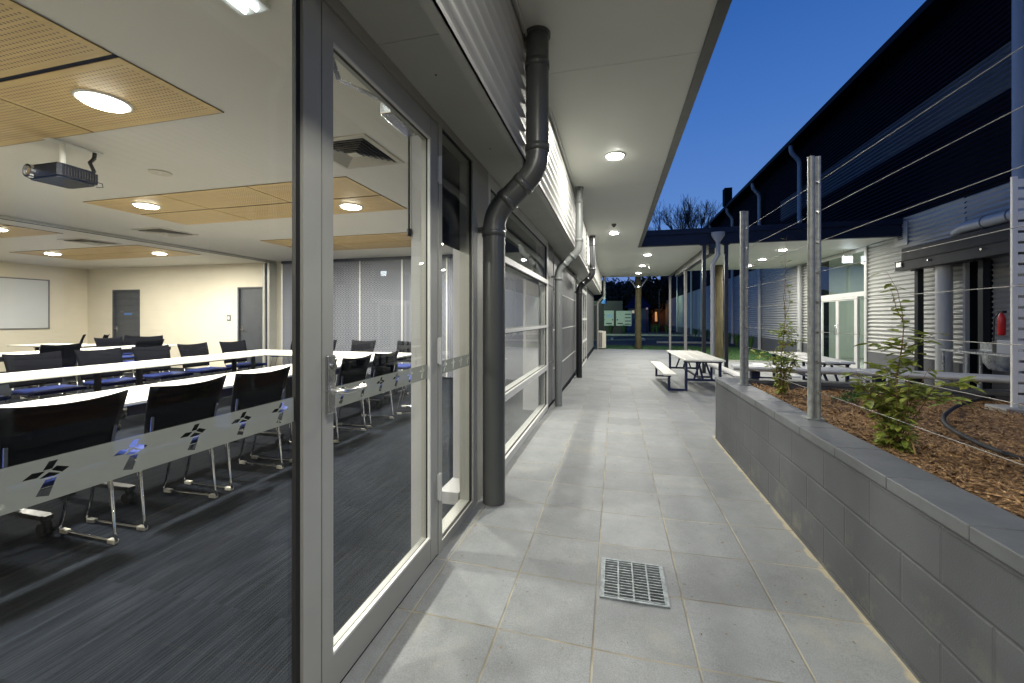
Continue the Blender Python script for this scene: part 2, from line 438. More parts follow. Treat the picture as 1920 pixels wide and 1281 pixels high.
# ================================================================ GROUND
def zg(x, y):
    dip = .018 * max(0, 1 - abs(x - .08) / .95) * max(0, min(1, (6 - y) / 2))
    return G(y) - dip
def sheet(name, xs, ys, mat, skip=None, zoff=0.0, kind='structure'):
    mb = MB(); idx = {}
    for i, a in enumerate(xs):
        for j, b in enumerate(ys):
            idx[i, j] = len(mb.v); mb.v.append((a, b, zg(a, b) + zoff))
    for i in range(len(xs) - 1):
        for j in range(len(ys) - 1):
            if skip and skip(.5 * (xs[i] + xs[i+1]), .5 * (ys[j] + ys[j+1])): continue
            mb.f.append((idx[i, j], idx[i+1, j], idx[i+1, j+1], idx[i, j+1])); mb.sm.append(False)
    o = mb.build(name, mat); return tag(o, kind=kind)
GX0, GX1, GY0, GY1 = -.07, .245, 1.99, 2.32
xs = sorted(set([-.955, -.6, -.3, GX0, .08, GX1, .6, .85, 1.04, 1.6, 2.4, 3.3, 5, 6.72]))
ys = sorted(set([-5, -1, 1, GY0, GY1, 3, 4, 5, 6, 7, 8, 9, 10, 11, 13, 15.4, 20.15]))
sheet('pavement', xs, ys, 'paver', lambda x, y: (GX0 < x < GX1 and GY0 < y < GY1) or (x > 3.3 and y > 15.4))
mb = MB(); mb.box((3.32, 15.42, -.3), (6.7, 20.2, -.148)); tag(mb.build('lawn', 'grass'), kind='structure')
mb = MB(); mb.box((3.24, 15.30, -.3), (6.7, 15.42, -.115)); mb.box((3.24, 15.42, -.3), (3.32, 20.2, -.115)); tag(mb.build('kerb', 'kerb'), kind='structure')
mb = MB(); mb.box((-14, 20.15, -.4), (40, 23.4, -.18)); tag(mb.build('verge', 'grass'), kind='structure')
mb = MB(); mb.box((-60, 23.4, -.5), (60, 37, -.20)); tag(mb.build('car_park', 'asphalt'), kind='structure')
mb = MB(); mb.box((-60, 37, -.5), (60, 37.3, -.06)); mb.box((1.5, 29.0, -.3), (2.0, 31.2, -.1)); mb.box((2.5, 26.5, -.3), (6.0, 26.9, -.1)); mb.box((-.3, 30.2, -.3), (-.1, 33, -.192))
tag(mb.build('car_park_kerb', 'kerb'), kind='structure')
mb = MB(); mb.box((-60, 37.3, -.5), (60, 41, -.10)); tag(mb.build('garden_bed_ground', 'mulch'), kind='structure')
mb = MB(); mb.box((-80, 41.5, -.5), (80, 49, -.21)); tag(mb.build('road', 'asphalt'), kind='structure')
mb = MB(); mb.add([(-900,-900,-.42),(900,-900,-.42),(900,1800,-.42),(-900,1800,-.42)], [(0,1,2,3)]); tag(mb.build('ground', 'soil'), kind='structure')
mb = MB(); mb.box((-14.7, -3.1, -.2), (-.955, 20.0, -.002)); tag(mb.build('carpet_floor', 'carpet'), kind='structure')

# lawn blades near the court and the verge
mb = MB(); rnd = random.Random(3)
for i in range(9000):
    if i % 3: x = rnd.uniform(-.6, 6.6); y = rnd.uniform(20.2, 23.3); z0 = -.18
    else: x = rnd.uniform(3.34, 6.68); y = rnd.uniform(15.45, 20.1); z0 = -.148
    h = rnd.uniform(.02, .055); a = rnd.uniform(0, 6.28); d = .02
    mb.add([(x, y, z0), (x + d*math.cos(a), y + d*math.sin(a), z0), (x + rnd.uniform(-.02,.02), y + rnd.uniform(-.02,.02), z0 + h)], [(0,1,2)])
tag(mb.build('grass', 'grass_blade'), 'short green lawn grass beside the paving', 'grass', kind='stuff')

mb = MB(); rnd = random.Random(9)
for i in range(150):
    x = rnd.uniform(-.9, 1.04) if i % 3 else rnd.uniform(.9, 1.05); y = .8 + 6 * rnd.random() ** 1.5; s = rnd.uniform(.003, .010); a = rnd.uniform(0, 6.28)
    if GX0 - .02 < x < GX1 + .02 and GY0 - .02 < y < GY1 + .02: continue
    z = zg(x, y) + .003; dx, dy = math.cos(a) * s, math.sin(a) * s
    mb.add([(x-dx, y-dy, z), (x+dy*.5, y-dx*.5, z+.002), (x+dx, y+dy, z+.001), (x-dy*.5, y+dx*.5, z+.003)], [(0,1,2,3)])
tag(mb.build('leaf_litter', 'mulch'), 'tiny bark crumbs and leaf bits scattered on the grey pavers', 'litter', kind='stuff')
# drain grate
dr = thing('drain_grate', 'square galvanised steel drain grate set in the grey pavers', 'drain grate', ((GX0+GX1)/2, (GY0+GY1)/2, -.02))
zt = -.010
mb = MB(); e = .012
mb.box((GX0, GY0, -.05), (GX0+e, GY1, zt+.002)); mb.box((GX1-e, GY0, -.05), (GX1, GY1, zt+.002)); mb.box((GX0+e, GY0, -.05), (GX1-e, GY0+e, zt+.002)); mb.box((GX0+e, GY1-e, -.05), (GX1-e, GY1, zt+.002))
mb.build('frame', 'grate', dr)
mb = MB()
nb = 14
for k in range(nb):
    yy = GY0 + .022 + (GY1 - GY0 - .044) * k / (nb - 1)
    mb.box((GX0+e, yy-.0025, -.035), (GX1-e, yy+.0025, zt))
for k in range(5):
    xx = GX0 + .016 + (GX1 - GX0 - .032) * k / 4
    mb.box((xx-.004, GY0+e, -.018), (xx+.004, GY1-e, zt+.0015))
mb.build('bar_grid', 'grate', dr)
mb = MB()
mb.add([(GX0,GY0,-.02),(GX1,GY0,-.02),(GX1,GY1,-.02),(GX0,GY1,-.02),(GX0,GY0,-.35),(GX1,GY0,-.35),(GX1,GY1,-.35),(GX0,GY1,-.35)], [(4,5,6,7),(0,1,5,4),(1,2,6,5),(2,3,7,6),(3,0,4,7)])
mb.build('pit', 'concrete', dr)

# ================================================================ CLASSROOM BUILDING
FX = -.945          # outer face of the window frames
bld = thing('classroom_building', 'single storey classroom building with aluminium glazing and wide white soffit', 'building', (-3, 5, 0))
def frame_rect(mb, y0, y1, z0, z1, wl, wr, wt, wb, x0=FX-.10, x1=FX):
    mb.box((x0, y0, z0), (x1, y0+wl, z1)); mb.box((x0, y1-wr, z0), (x1, y1, z1))
    mb.box((x0+.001, y0+wl, z1-wt), (x1-.002, y1-wr, z1)); mb.box((x0+.001, y0+wl, z0), (x1-.002, y1-wr, z0+wb))
def gask(mb, y0, y1, z0, z1, x=FX-.020, t=.010):
    for a in (x, ):
        mb.box((a-.006, y0, z0), (a+.008, y0+t, z1)); mb.box((a-.006, y1-t, z0), (a+.008, y1, z1))
        mb.box((a-.006, y0+t, z1-t), (a+.008, y1-t, z1)); mb.box((a-.006, y0+t, z0), (a+.008, y1-t, z0+t*.5))
def pane(y0, y1, z0, z1, parent, mat='glass', x=FX-.024):
    mb = MB(); mb.box((x-.003, y0, z0), (x+.003, y1, z1)); return mb.build('pane', mat, parent)
LOGO = [[(.42,.77),(.55,.99),(.75,.99),(.62,.77)], [(0,.63),(.2,.77),(.47,.74),(.30,.61)], [(.60,.735),(.72,.82),(1,.70),(.84,.60)],
        [(.35,.57),(.55,.69),(.80,.585),(.6,.53)], [(.47,.49),(.72,.50),(.55,.02),(.27,.10)]]
def film(y0, y1, centres, parent, z0=.990, z1=1.066, x=FX-.0195):
    bm = bmesh.new(); S = .062
    def loop(pts):
        vs = [bm.verts.new((x, a, b)) for a, b in pts]
        for i in range(len(vs)): bm.edges.new((vs[i], vs[(i+1) % len(vs)]))
    loop([(y0, z0), (y1, z0), (y1, z1), (y0, z1)])
    for c in centres:
        for p in LOGO: loop([(c + (u - .5) * S, z0 + .007 + v * S) for u, v in p])
    bmesh.ops.triangle_fill(bm, use_beauty=True, edges=bm.edges[:])
    bm.verts.index_update(); mb = MB()
    mb.add([v.co[:] for v in bm.verts], [[v.index for v in f.verts] for f in bm.faces]); bm.free()
    return mb.build('film_band', 'frost', parent)

# large fixed window on the left
mb = MB(); frame_rect(mb, -3.0, 1.167, 0.0, 2.44, .08, .080, .05, .07, FX-.038, FX)
wf = mb.build('window', 'alu', bld)
mb = MB(); gask(mb, -2.92, 1.087, .07, 2.39, t=.018); mb.build('gasket', 'gasket', wf)
pane(-2.92, 1.075, .07, 2.385, wf); film(-2.90, 1.069, [.499 + .129*k for k in range(-8, 5)], wf)
# door
DY0, DY1 = 1.177, 2.100
mb = MB(); frame_rect(mb, DY0, DY1, .012, 2.375, .056, .087, .105, .125, FX-.06, FX-.004)
dl = mb.build('door', 'alu', bld)
mb = MB(); gask(mb, DY0+.056, DY1-.087, .137, 2.27, x=FX-.022, t=.010)
mb.build('gasket', 'gasket', dl)
mb = MB(); b_ = .012   # bright glazing bead
mb.box((FX-.018, DY1-.099, .137), (FX-.0035, DY1-.087, 2.27)); mb.box((FX-.018, DY0+.056, .137), (FX-.0035, DY1-.099, .149)); mb.box((FX-.018, DY0+.056, 2.26), (FX-.0035, DY1-.099, 2.27))
mb.build('glazing_bead', 'alu_bright', dl)
pane(DY0+.056, DY1-.087, .137, 2.27, dl, x=FX-.026); film(DY0+.056, DY1-.099, [1.30 + .129*k for k in range(0, 6)], dl, x=FX-.0215)
mb = MB(); mb.box((FX-.05, 1.1672, .012), (FX-.008, 1.1748, 2.384)); mb.build('door_seal', 'gasket', bld)
# lever handle with long plate
mb = MB(); hy = DY0 + .030
mb.box((FX-.004, hy-.018, .985), (FX+.012, hy+.018, 1.185), .004)
mb.tube([(FX+.012, hy, 1.145), (FX+.022, hy, 1.145)], .013, 16)
mb.tube([(FX+.010, hy, 1.062), (FX+.050, hy+.002, 1.062), (FX+.058, hy+.02, 1.060), (FX+.058, hy+.12, 1.060), (FX+.050, hy+.135, 1.060), (FX+.030, hy+.138, 1.06)], [.011,.011,.010,.009,.009,.009], 14)
mb.build('handle', 'steel', dl)
for zz in (.38, 1.13, 2.13):
    mb = MB(); mb.box((FX-.004, DY1-.010, zz-.07), (FX+.010, DY1+.016, zz+.07), .003); mb.tube([(FX+.010, DY1+.003, zz-.075), (FX+.010, DY1+.003, zz+.075)], .008, 10)
    mb.build('hinge', 'alu_bright', dl)
mb = MB(); mb.box((FX-.13, 1.72, 2.27), (FX-.065, 1.98, 2.33), .006); mb.bar((FX-.10, 1.80, 2.345), (FX-.22, 1.55, 2.35), .022, .008); mb.bar((FX-.22, 1.55, 2.35), (FX-.10, 1.30, 2.37), .02, .008)
mb.build('door_closer', 'steel', dl)
# frame over and beside the door, sidelight
mb = MB(); mb.box((FX-.10, 1.168, 2.385), (FX, 2.104, 2.44)); mb.build('door_head', 'alu', bld)
mb = MB(); mb.box((FX-.10, 1.168, .0), (FX-.062, 2.104, .010)); mb.build('threshold', 'alu', bld)
mb = MB(); frame_rect(mb, 2.105, 2.76, 0.0, 2.44, .045, .085, .045, .055)
sl_ = mb.build('window', 'alu', bld)
mb = MB(); gask(mb, 2.150, 2.675, .055, 2.395); mb.build('gasket', 'gasket', sl_)
pane(2.150, 2.675, .055, 2.395, sl_); film(2.16, 2.665, [2.23 + .129*k for k in range(4)], sl_)
mb = MB(); mb.box((FX-.10, 2.763, .0), (FX-.003, 3.02, 2.44)); mb.build('mullion_panel', 'alu', bld)
mb = MB(); mb.box((FX+.002, -3, 2.432), (-.63, 1.5, 2.442)); mb.box((FX+.002, 1.503, 2.432), (-.63, 4.6, 2.442)); mb.box((FX+.002, 4.603, 2.432), (-.63, 9.5, 2.442)); mb.box((FX+.002, 9.503, 2.432), (-.63, 20, 2.442))
mb.box((-.995, -3, 2.4425), (-.64, 20, 2.50)); mb.build('head_plate', 'plate_grey', bld)
mb = MB()
for yy, xx in ((.9,-.80),(1.75,-.80),(2.6,-.80),(3.45,-.80),(4.3,-.8),(5.2,-.8)):
    mb = MB(); mb.tube([(xx, yy, 2.4285), (xx, yy, 2.433)], .005, 8); mb.build('screw', 'pipe_dark', bld)
mb = MB(); mb.box((-1.075, 2.22, 1.80), (-1.068, 2.95, 2.50)); mb.tube([(-1.07, 2.22, 1.80), (-1.07, 2.95, 1.80)], .012, 8); mb.build('roller_blind', 'blind', bld)
mb = MB(); mb.box((-1.089, 3.15, 1.86), (-1.082, 5.74, 2.50)); mb.tube([(-1.085, 3.15, 1.86), (-1.085, 5.74, 1.86)], .012, 8); mb.build('roller_blind', 'blind', bld)
mb = MB(); mb.box((-1.085, 2.052, 0), (FX-.064, 2.100, 2.37)); mb.build('door_jamb', 'post_light', bld)
mb = MB(); mb.box((-1.098, 2.040, 1.80), (-1.090, 2.050, 2.36)); mb.tube([(-1.094, 2.045, 1.76), (-1.094, 2.045, 1.80)], .012, 8); mb.build('blind_cord', 'gasket', bld)
# second window with transoms
Z = (.02, .60, 1.19, 1.82, 2.43)
mb = MB(); W0, W1 = 3.021, 5.95
mb.box((FX-.10, W0, 0), (FX, W0+.06, 2.43)); mb.box((FX-.10, W1-.09, 0), (FX, W1, 2.43))
for zc, hh, ex in ((.035, .07, .012), (.605, .065, .010), (1.195, .035, .0), (1.83, .055, .014), (2.385, .09, 0)):
    mb.box((FX-.10, W0+.06, zc-hh/2), (FX-.003+ex, W1-.09, zc+hh/2))
w2 = mb.build('window', 'alu_bright', bld)
for a, b in ((.07, .5725), (.6375, 1.1775), (1.2125, 1.8025), (1.8575, 2.34)): pane(W0+.06, W1-.09, a, b, w2)
mb = MB()
for a, b in ((.07, .5725), (.6375, 1.1775), (1.2125, 1.8025), (1.8575, 2.34)): gask(mb, W0+.06, W1-.09, a, b, t=.008)
mb.build('gasket', 'gasket', w2)
mb = MB(); mb.box((FX-.085, W0+.06, .6375), (FX-.06, W0+.09, 1.80)); mb.box((FX-.085, W1-.125, .6375), (FX-.06, W1-.09, 1.80)); mb.box((FX-.085, W0+.09, 1.77), (FX-.06, W1-.125, 1.80))
mb.build('sash', 'alu_bright', w2)
# narrow louvre bay, grey panels
mb = MB(); mb.box((FX-.08, 5.955, -.05), (FX-.02, 6.55, 2.43))
for zz in (.62, 1.2, 1.83): mb.box((FX-.02, 5.955, zz-.02), (FX-.008, 6.55, zz+.02))
mb.build('infill_panel', 'panel_grey', bld)
for k in range(4):
    z0 = -.12 + k * .62; mb = MB(); mb.box((FX-.08, 6.60, z0+.012), (FX-.012, 10.25, z0+.61), .004); mb.build('wall_panel', 'panel_grey', bld)
mb = MB(); mb.box((FX-.07, 6.56, -.2), (FX-.02, 6.598, 2.43))
for k in range(4): mb.box((FX-.06, 6.60, -.12 + k*.62 - .008), (FX-.006, 10.25, -.12 + k*.62 + .012))
mb.build('panel_joint', 'alu_bright', bld)
mb = MB(); mb.box((FX-.12, 10.26, -.2), (FX-.03, 10.6, 2.43)); mb.build('wall', 'panel_grey', bld)
mb = MB(); mb.box((FX-.12, 14.5, -.2), (FX-.03, 20, 2.43)); mb.build('wall', 'panel_grey', bld)
# far doors and windows
mb = MB(); mb.box((FX-.06, 10.62, -.14), (FX-.01, 11.62, 2.1)); d2 = mb.build('door', 'post_grey', bld)
mb = MB(); mb.box((FX-.01, 11.45, .80), (FX+.02, 11.55, 1.05), .004); mb.build('handle', 'pipe_black', d2)
mb = MB(); mb.box((FX-.01, 10.85, 1.62), (FX-.002, 11.25, 2.02)); sg = mb.build('sign_plate', 'label_blue', d2)
sg['label'] = 'dark blue sign plate with small white figures'
mb = MB()
for cy in (10.95, 11.14):
    mb.box((FX-.002, cy-.02, 1.72), (FX+.001, cy+.02, 1.86)); mb.tube([(FX-.002, cy, 1.90), (FX+.001, cy, 1.90)], .022, 12)
mb.box((FX-.002, 10.9, 1.65), (FX+.001, 11.2, 1.675)); mb.build('pictogram', 'white_paint', sg) if False else mb.build('pictogram', 'white_paint', d2)
mb = MB(); mb.box((FX-.08, 10.6, 2.1), (FX, 14.5, 2.2)); mb.box((FX-.08, 10.6, 2.34), (FX, 14.5, 2.43)); mb.box((FX-.08, 11.62, -.14), (FX, 11.72, 2.1))
for yy in (12.6, 13.5, 14.42): mb.box((FX-.08, yy, -.14), (FX, yy+.08, 2.34))
for zz in (-.14, .55, 1.25): mb.box((FX-.08, 11.72, zz), (FX-.004, 14.42, zz+.07))
w3 = mb.build('window', 'alu_bright', bld)
pane(11.72, 14.42, -.05, 2.1, w3, 'glass_clear'); pane(10.6, 14.42, 2.2, 2.34, w3, 'glass_clear')
# upper cladding, soffit, gutter
CX = -.62
corr(-3, 9.35, 2.405, 3.285, .098, .012, CX).build('cladding', 'clad_light', bld)
mb = MB(); mb.box((CX-.03, -3, 2.392), (CX+.022, 9.35, 2.404)); mb.box((CX+.016, -3, 2.392), (CX+.022, 9.35, 2.43)); mb.box((CX-.03, 9.30, 2.404), (CX+.024, 9.36, 3.285)); mb.build('cladding_trim', 'clad_light', bld)
mb = MB(); mb.box((CX-.06, 9.37, 2.60), (CX+.01, 20, 3.285)); mb.add([(CX+.01, 9.37, 2.60), (CX-.2, 9.37, 2.435), (CX-.2, 20, 2.435), (CX+.01, 20, 2.60)], [(0,1,2,3)]); mb.build('cladding', 'clad_smooth', bld)
mb = MB()
for k in range(46):
    zz = 2.43 + k * .018
mb = MB()
seams = [-3.2, .3, 3.3, 6.3, 9.3, 12.0]
for a, b in zip(seams[:-1], seams[1:]): mb.box((-.66, a+.002, 3.29), (.62, b-.002, 3.31))
mb.box((-.66, 12.002, 3.29), (2.44, 15.998, 3.31)); mb.box((-.66, 16.002, 3.29), (2.44, 20.4, 3.31))
mb.box((-.66, -3.2, 3.311), (.62, 20.4, 3.36))
mb.build('soffit', 'soffit_white', bld)
mb = MB(); mb.box((.621, -3.2, 3.268), (.70, 11.90, 3.46)); mb.build('gutter', 'gutter_dark', bld)
mb = MB(); mb.box((-.60, -3.2, 3.262), (-.585, 20, 3.289)); mb.build('soffit_trim', 'alu_bright', bld)
mb = MB(); mb.box((-15, -3.2, 3.40), (.615, 20.4, 3.55)); mb.box((.62, 11.9, 3.40), (2.44, 20.4, 3.55)); mb.build('roof', 'roof_dark', bld)
# room shell
mb = MB(); mb.box((-14.75, -3.2, -.1), (-1.0, -3.05, 2.9)); mb.box((-14.75, -3.05, -.1), (-14.6, 8.55, 2.9)); mb.build('wall', 'cream', bld)
mb = MB()
mb.box((-14.6, 8.42, -.1), (-13.6, 8.55, 2.9)); mb.box((-12.6, 8.42, -.1), (-9.28, 8.55, 2.9)); mb.box((-13.6, 8.42, 2.1), (-12.6, 8.55, 2.9)); mb.box((-9.28, 8.42, 2.1), (-8.43, 8.55, 2.9))
mb.build('wall', 'cream', bld)
mb = MB(); mb.box((-8.43, 8.42, -.1), (-7.90, 8.55, 2.72)); mb.build('wall', 'off_white', bld)
mb = MB(); mb.box((-14.75, 8.56, -.1), (-1.0, 8.7, 2.9)); mb.box((-14.75, 12, 0), (-14.6, 20, 2.9)); mb.box((-4.0, 8.7, 0), (-3.85, 20, 2.9)); mb.build('wall', 'off_white', bld)
# frosted inner return beside the sidelight
mb = MB(); mb.box((-1.21, 2.96, 0), (FX-.11, 3.14, 2.70)); mb.build('wall_return', 'post_light', bld)
mb = MB(); mb.box((-1.21, 2.70, 0), (FX-.12, 2.955, .085)); mb.build('low_sill', 'post_light', bld)
mb = MB(); mb.box((-1.28, 5.75, 0), (FX-.11, 5.95, 2.70)); mb.box((-1.28, 5.9505, 0), (-1.1, 8.42, 2.70)); mb.build('wall_return', 'post_light', bld)
mb = MB(); mb.box((-1.10, -3.05, 2.46), (-1.02, 8.42, 2.70)); mb.build('bulkhead', 'off_white', bld)
# ceiling with grid panels
mb = MB(); mb.box((-14.6, -3.05, 2.70), (-1.0, 8.42, 2.80)); mb.box((-3.9, 8.7, 2.60), (-1.0, 20, 2.7)); mb.build('ceiling', 'ceil', bld)
def panel_group(xa, ya, nx, ny):
    xb = xa - nx * 1.2; yb = ya + ny * .61
    mb = MB(); mb.box((xb+.004, ya+.004, 2.6945), (xa-.004, yb+.012, 2.6995)); mb.build('panel_backing', 'panel_gap', bld)
    for i in range(nx):
        for j in range(ny):
            mb = MB(); mb.box((xa - (i+1)*1.2 + (.008 if i < nx-1 else 0), ya + j*.61 + (.016 if j else 0), 2.690), (xa - i*1.2 - (.008 if i else 0), ya + (j+1)*.61 - (.016 if j == 0 else 0), 2.6942)); mb.build('ceiling_panel', 'perf_ply', bld)
for ya in (.98, 3.50, 6.02, -1.55): panel_group(-2.55, ya, 3, 2)
for ya in (.98, 3.50, 5.80): panel_group(-8.75, ya, 3, 2)
# operable wall: ceiling track, guide post, fabric panels on the back wall
mb = MB(); mb.box((-8.12, -3.05, 2.660), (-8.00, 8.3, 2.699)); mb.build('ceiling_track', 'alu', bld)
mb = MB(); mb.box((-8.075, -3.05, 2.655), (-8.045, 8.3, 2.6605)); mb.build('track_slot', 'gasket', bld)
mb = MB(); mb.box((-8.30, 8.20, 0), (-8.24, 8.42, 2.66)); mb.box((-8.16, 8.20, 0), (-8.10, 8.42, 2.66)); mb.build('guide_post', 'alu', bld)
mb = MB(); mb.box((-8.2395, 8.24, 0), (-8.1605, 8.42, 2.66)); mb.build('guide_slot', 'joint_navy', bld)
x = -7.89
k = 0
while x < -1.35:
    mb = MB(); mb.box((x+.014, 8.37, .02), (min(x+1.08, -1.3)-.014, 8.42, 2.635)); mb.build('fabric_panel', 'fabric_wall', bld)
    mb = MB(); mb.box((x-.014, 8.36, .02), (x+.014, 8.42, 2.635)); mb.build('panel_trim', 'alu_bright', bld)
    x += 1.08; k += 1
mb = MB(); mb.box((-7.89, 8.34, 2.64), (-1.3, 8.42, 2.699)); mb.build('head_track', 'joint_navy', bld)
# inner doors
def inner_door(x0, x1, lab, plate=False):
    mb = MB(); mb.box((x0+.05, 8.45, 0), (x1-.05, 8.50, 2.06)); d = mb.build('inner_door', 'door_grey', bld); d['label'] = lab
    mb = MB(); mb.box((x0+.002, 8.40, 0), (x0+.049, 8.52, 2.098)); mb.box((x1-.049, 8.40, 0), (x1-.002, 8.52, 2.098)); mb.box((x0+.049, 8.40, 2.061), (x1-.049, 8.52, 2.098)); mb.build('frame', 'door_grey', d)
    mb = MB(); mb.box((x0+.08, 8.44, .93), (x0+.12, 8.452, 1.10)); mb.tube([(x0+.10, 8.44, 1.03), (x0+.10, 8.39, 1.03), (x0+.22, 8.39, 1.03)], .011, 8); mb.build('handle', 'steel', d)
    if plate:
        mb = MB(); mb.box((x0+.38, 8.445, 1.40), (x0+.66, 8.452, 1.46)); mb.build('sign_plate', 'label_blue', d)
inner_door(-13.6, -12.6, 'grey door with a small blue sign plate', True)
inner_door(-9.28, -8.43, 'plain grey door with lever handle')

# ---------------------------------------------------------------- downlights
def downlight(r, zc, power, color, glow, name, label, grp, hood=.022):
    t_ = thing(name, label, 'light', (0,0,0), grp)
    mb = MB(); n = 32
    v = []; f = []
    for k in range(n):
        c, s = math.cos(2*math.pi*k/n), math.sin(2*math.pi*k/n)
        v += [(r*1.18*c, r*1.18*s, 0), (r*1.14*c, r*1.14*s, -.008), (r*c, r*s, -.010), (r*.97*c, r*.97*s, 0)]
    for k in range(n):
        a = 4*k; b = 4*((k+1) % n)
        for q in range(3): f.append((a+q, b+q, b+q+1, a+q+1))
    mb.add(v, f, True); mb.build('trim_ring', 'white_paint', t_, world=False)
    mb = MB(); n = 32; v = []; f = []
    prof = [(.98, -.004), (.9, -hood*.9), (.6, -hood*1.25), (0.001, -hood*1.4)]
    for k in range(n):
        c, s = math.cos(2*math.pi*k/n), math.sin(2*math.pi*k/n)
        for pr, pz in prof: v.append((r*pr*c, r*pr*s, pz))
    for k in range(n):
        a = 4*k; b = 4*((k+1) % n)
        for q in range(3): f.append((a+q, a+q+1, b+q+1, b+q))
    mb.add(v, f, True); mb.build('diffuser', glow, t_, world=False)
    ld = bpy.data.lights.new('lamp', 'AREA'); ld.shape = 'DISK'; ld.size = 2*r*.9; ld.energy = power; ld.color = color
    lo = bpy.data.objects.new('lamp', ld); col.objects.link(lo); lo.parent = t_; lo.location = (0, 0, -hood*1.5 - .006)
    return t_
EXT_P, INT_P = 106, 134
d0 = downlight(.105, 0, EXT_P, (1, .965, .87), 'lamp_glow', 'soffit_downlight', '', 'round downlights in the white soffit')
ext = [(0, .5, 'round soffit downlight directly over the drain grate'), (0, 5.15, 'large bright round downlight nearest the camera in the walkway soffit'),
       (-.02, 9.8, 'round downlight in the walkway soffit just beyond the small ceiling sensor'),
       (.98, 13.4, 'nearest of the three small downlights under the far walkway roof'), (.99, 16.1, 'middle of the three small downlights under the far walkway roof'),
       (1.0, 18.7, 'farthest of the three small downlights under the far walkway roof'),
       (4.7, 13.4, 'nearest of three downlights under the canopy by the hall doors'), (4.8, 15.4, 'middle of three downlights under the canopy by the hall doors'),
       (4.85, 17.1, 'farthest of three downlights under the canopy by the hall doors'), (0, -2.6, 'round soffit downlight behind the camera')]
ext = ext[1:] + ext[:1]
for i, (x, y, lb) in enumerate(ext):
    o = place(d0 if i == 0 else copy_tree(d0), (x, y, 3.289), 0, lb)
    if y < 1:
        for ch in o.children:
            if ch.type == 'LIGHT': ch.data = ch.data.copy(); ch.data.energy = 46 if y > 0 else 70
d1 = downlight(.12, 0, INT_P, (1, .95, .86), 'lamp_glow_warm', 'ceiling_downlight', '', 'round downlights in the timber ceiling panels')
inn = [(-3.15, 1.90, 'large bright ceiling downlight in the nearest timber panel'), (-5.55, 3.78, 'ceiling downlight on the left end of the middle timber panel group'),
       (-3.15, 4.42, 'ceiling downlight on the right end of the middle timber panels, seen through the door'), (-5.55, 6.30, 'ceiling downlight in the third timber panel group beside the window frame'),
       (-3.15, 6.95, 'ceiling downlight in the farthest timber panels near the fabric wall'), (-9.25, 4.2, 'ceiling downlight at the left picture edge beyond the track'),
       (-9.35, 6.62, 'right of two ceiling downlights in the farthest timber panels of the back room'), (-11.6, 6.1, 'left of two ceiling downlights in the farthest timber panels of the back room'),
       (-5.55, -.9, 'ceiling downlight behind the camera side of the room'), (-3.15, -.4, 'ceiling downlight close to the window behind the camera'), (-11.6, 1.2, 'ceiling downlight far left outside the view')]
for i, (x, y, lb) in enumerate(inn):
    place(d1 if i == 0 else copy_tree(d1), (x, y, 2.689), 0, lb)

# glowing twin tubes put inside in place of a reflection on the glass
tt = thing('tube_reflection', 'glowing white twin tubes standing in for a reflection at the top of the left glass', 'light', (-1.56, .95, 2.69))
mb = MB(); mb.box((-1.64, .30, 2.676), (-1.48, 1.51, 2.699), .004); mb.build('housing', 'white_paint', tt)
for xx in (-1.59, -1.53):
    mb = MB(); mb.tube([(xx, .34, 2.667), (xx, 1.48, 2.667)], .008, 12); mb.build('tube', 'tube_glow', tt)

# ================================================================ ROOM OBJECTS
# four-way ceiling air diffuser
def diffuser(label, grp='square four-way air diffusers in the room ceiling'):
    t_ = thing('air_diffuser', label, 'air vent', (0,0,0), grp)
    def sq(mb, a, za, b, zb):
        v = [(-a,-a,za),(a,-a,za),(a,a,za),(-a,a,za),(-b,-b,zb),(b,-b,zb),(b,b,zb),(-b,b,zb)]
        mb.add(v, [(0,1,5,4),(1,2,6,5),(2,3,7,6),(3,0,4,7)])
    mb = MB(); sq(mb, .30, 0, .297, -.010); sq(mb, .297, -.010, .255, -.012); sq(mb, .255, -.012, .255, -.003); mb.build('frame', 'off_white', t_, world=False)
    mb = MB()
    for k in range(6):
        a = .250 - k*.036; sq(mb, a - .028, -.004, a - .006, -.024)
    mb.add([(-.045,-.045,-.02),(.045,-.045,-.02),(.045,.045,-.02),(-.045,.045,-.02)], [(3,2,1,0)]); mb.build('vane', 'off_white', t_, world=False)
    mb = MB(); mb.add([(-.254,-.254,-.003),(.254,-.254,-.003),(.254,.254,-.003),(-.254,.254,-.003)], [(3,2,1,0)]); mb.build('duct_back', 'joint_navy', t_, world=False)
    return t_
v0 = diffuser('large square air diffuser seen through the top of the glass door'); v0.location = (-2.12, 3.02, 2.699)
for (x, y, lb) in ((-7.0, 5.05, 'square ceiling air diffuser in front of the ceiling track'), (-9.2, 5.35, 'flat square air diffuser in the back room ceiling')):
    place(copy_tree(v0), (x, y, 2.699), 0, lb)

# projector
pj = thing('projector', 'dark grey ceiling projector with round lens hanging on a white pole', 'projector', (-4.225, 2.28, 2.437), rz=math.pi/2)
def unproj(px, py, z=None, X=None, Y=None):
    a = (px - 960) / 770; b = (597 - py) / 770; s = .2431; c = .97
    d = (-s + a*c, c + a*s, b)
    if z is not None: t_ = (z - 1.31) / b
    elif X is not None: t_ = X / d[0]
    else: t_ = Y / d[1]
    return (d[0]*t_, d[1]*t_, 1.31 + b*t_)
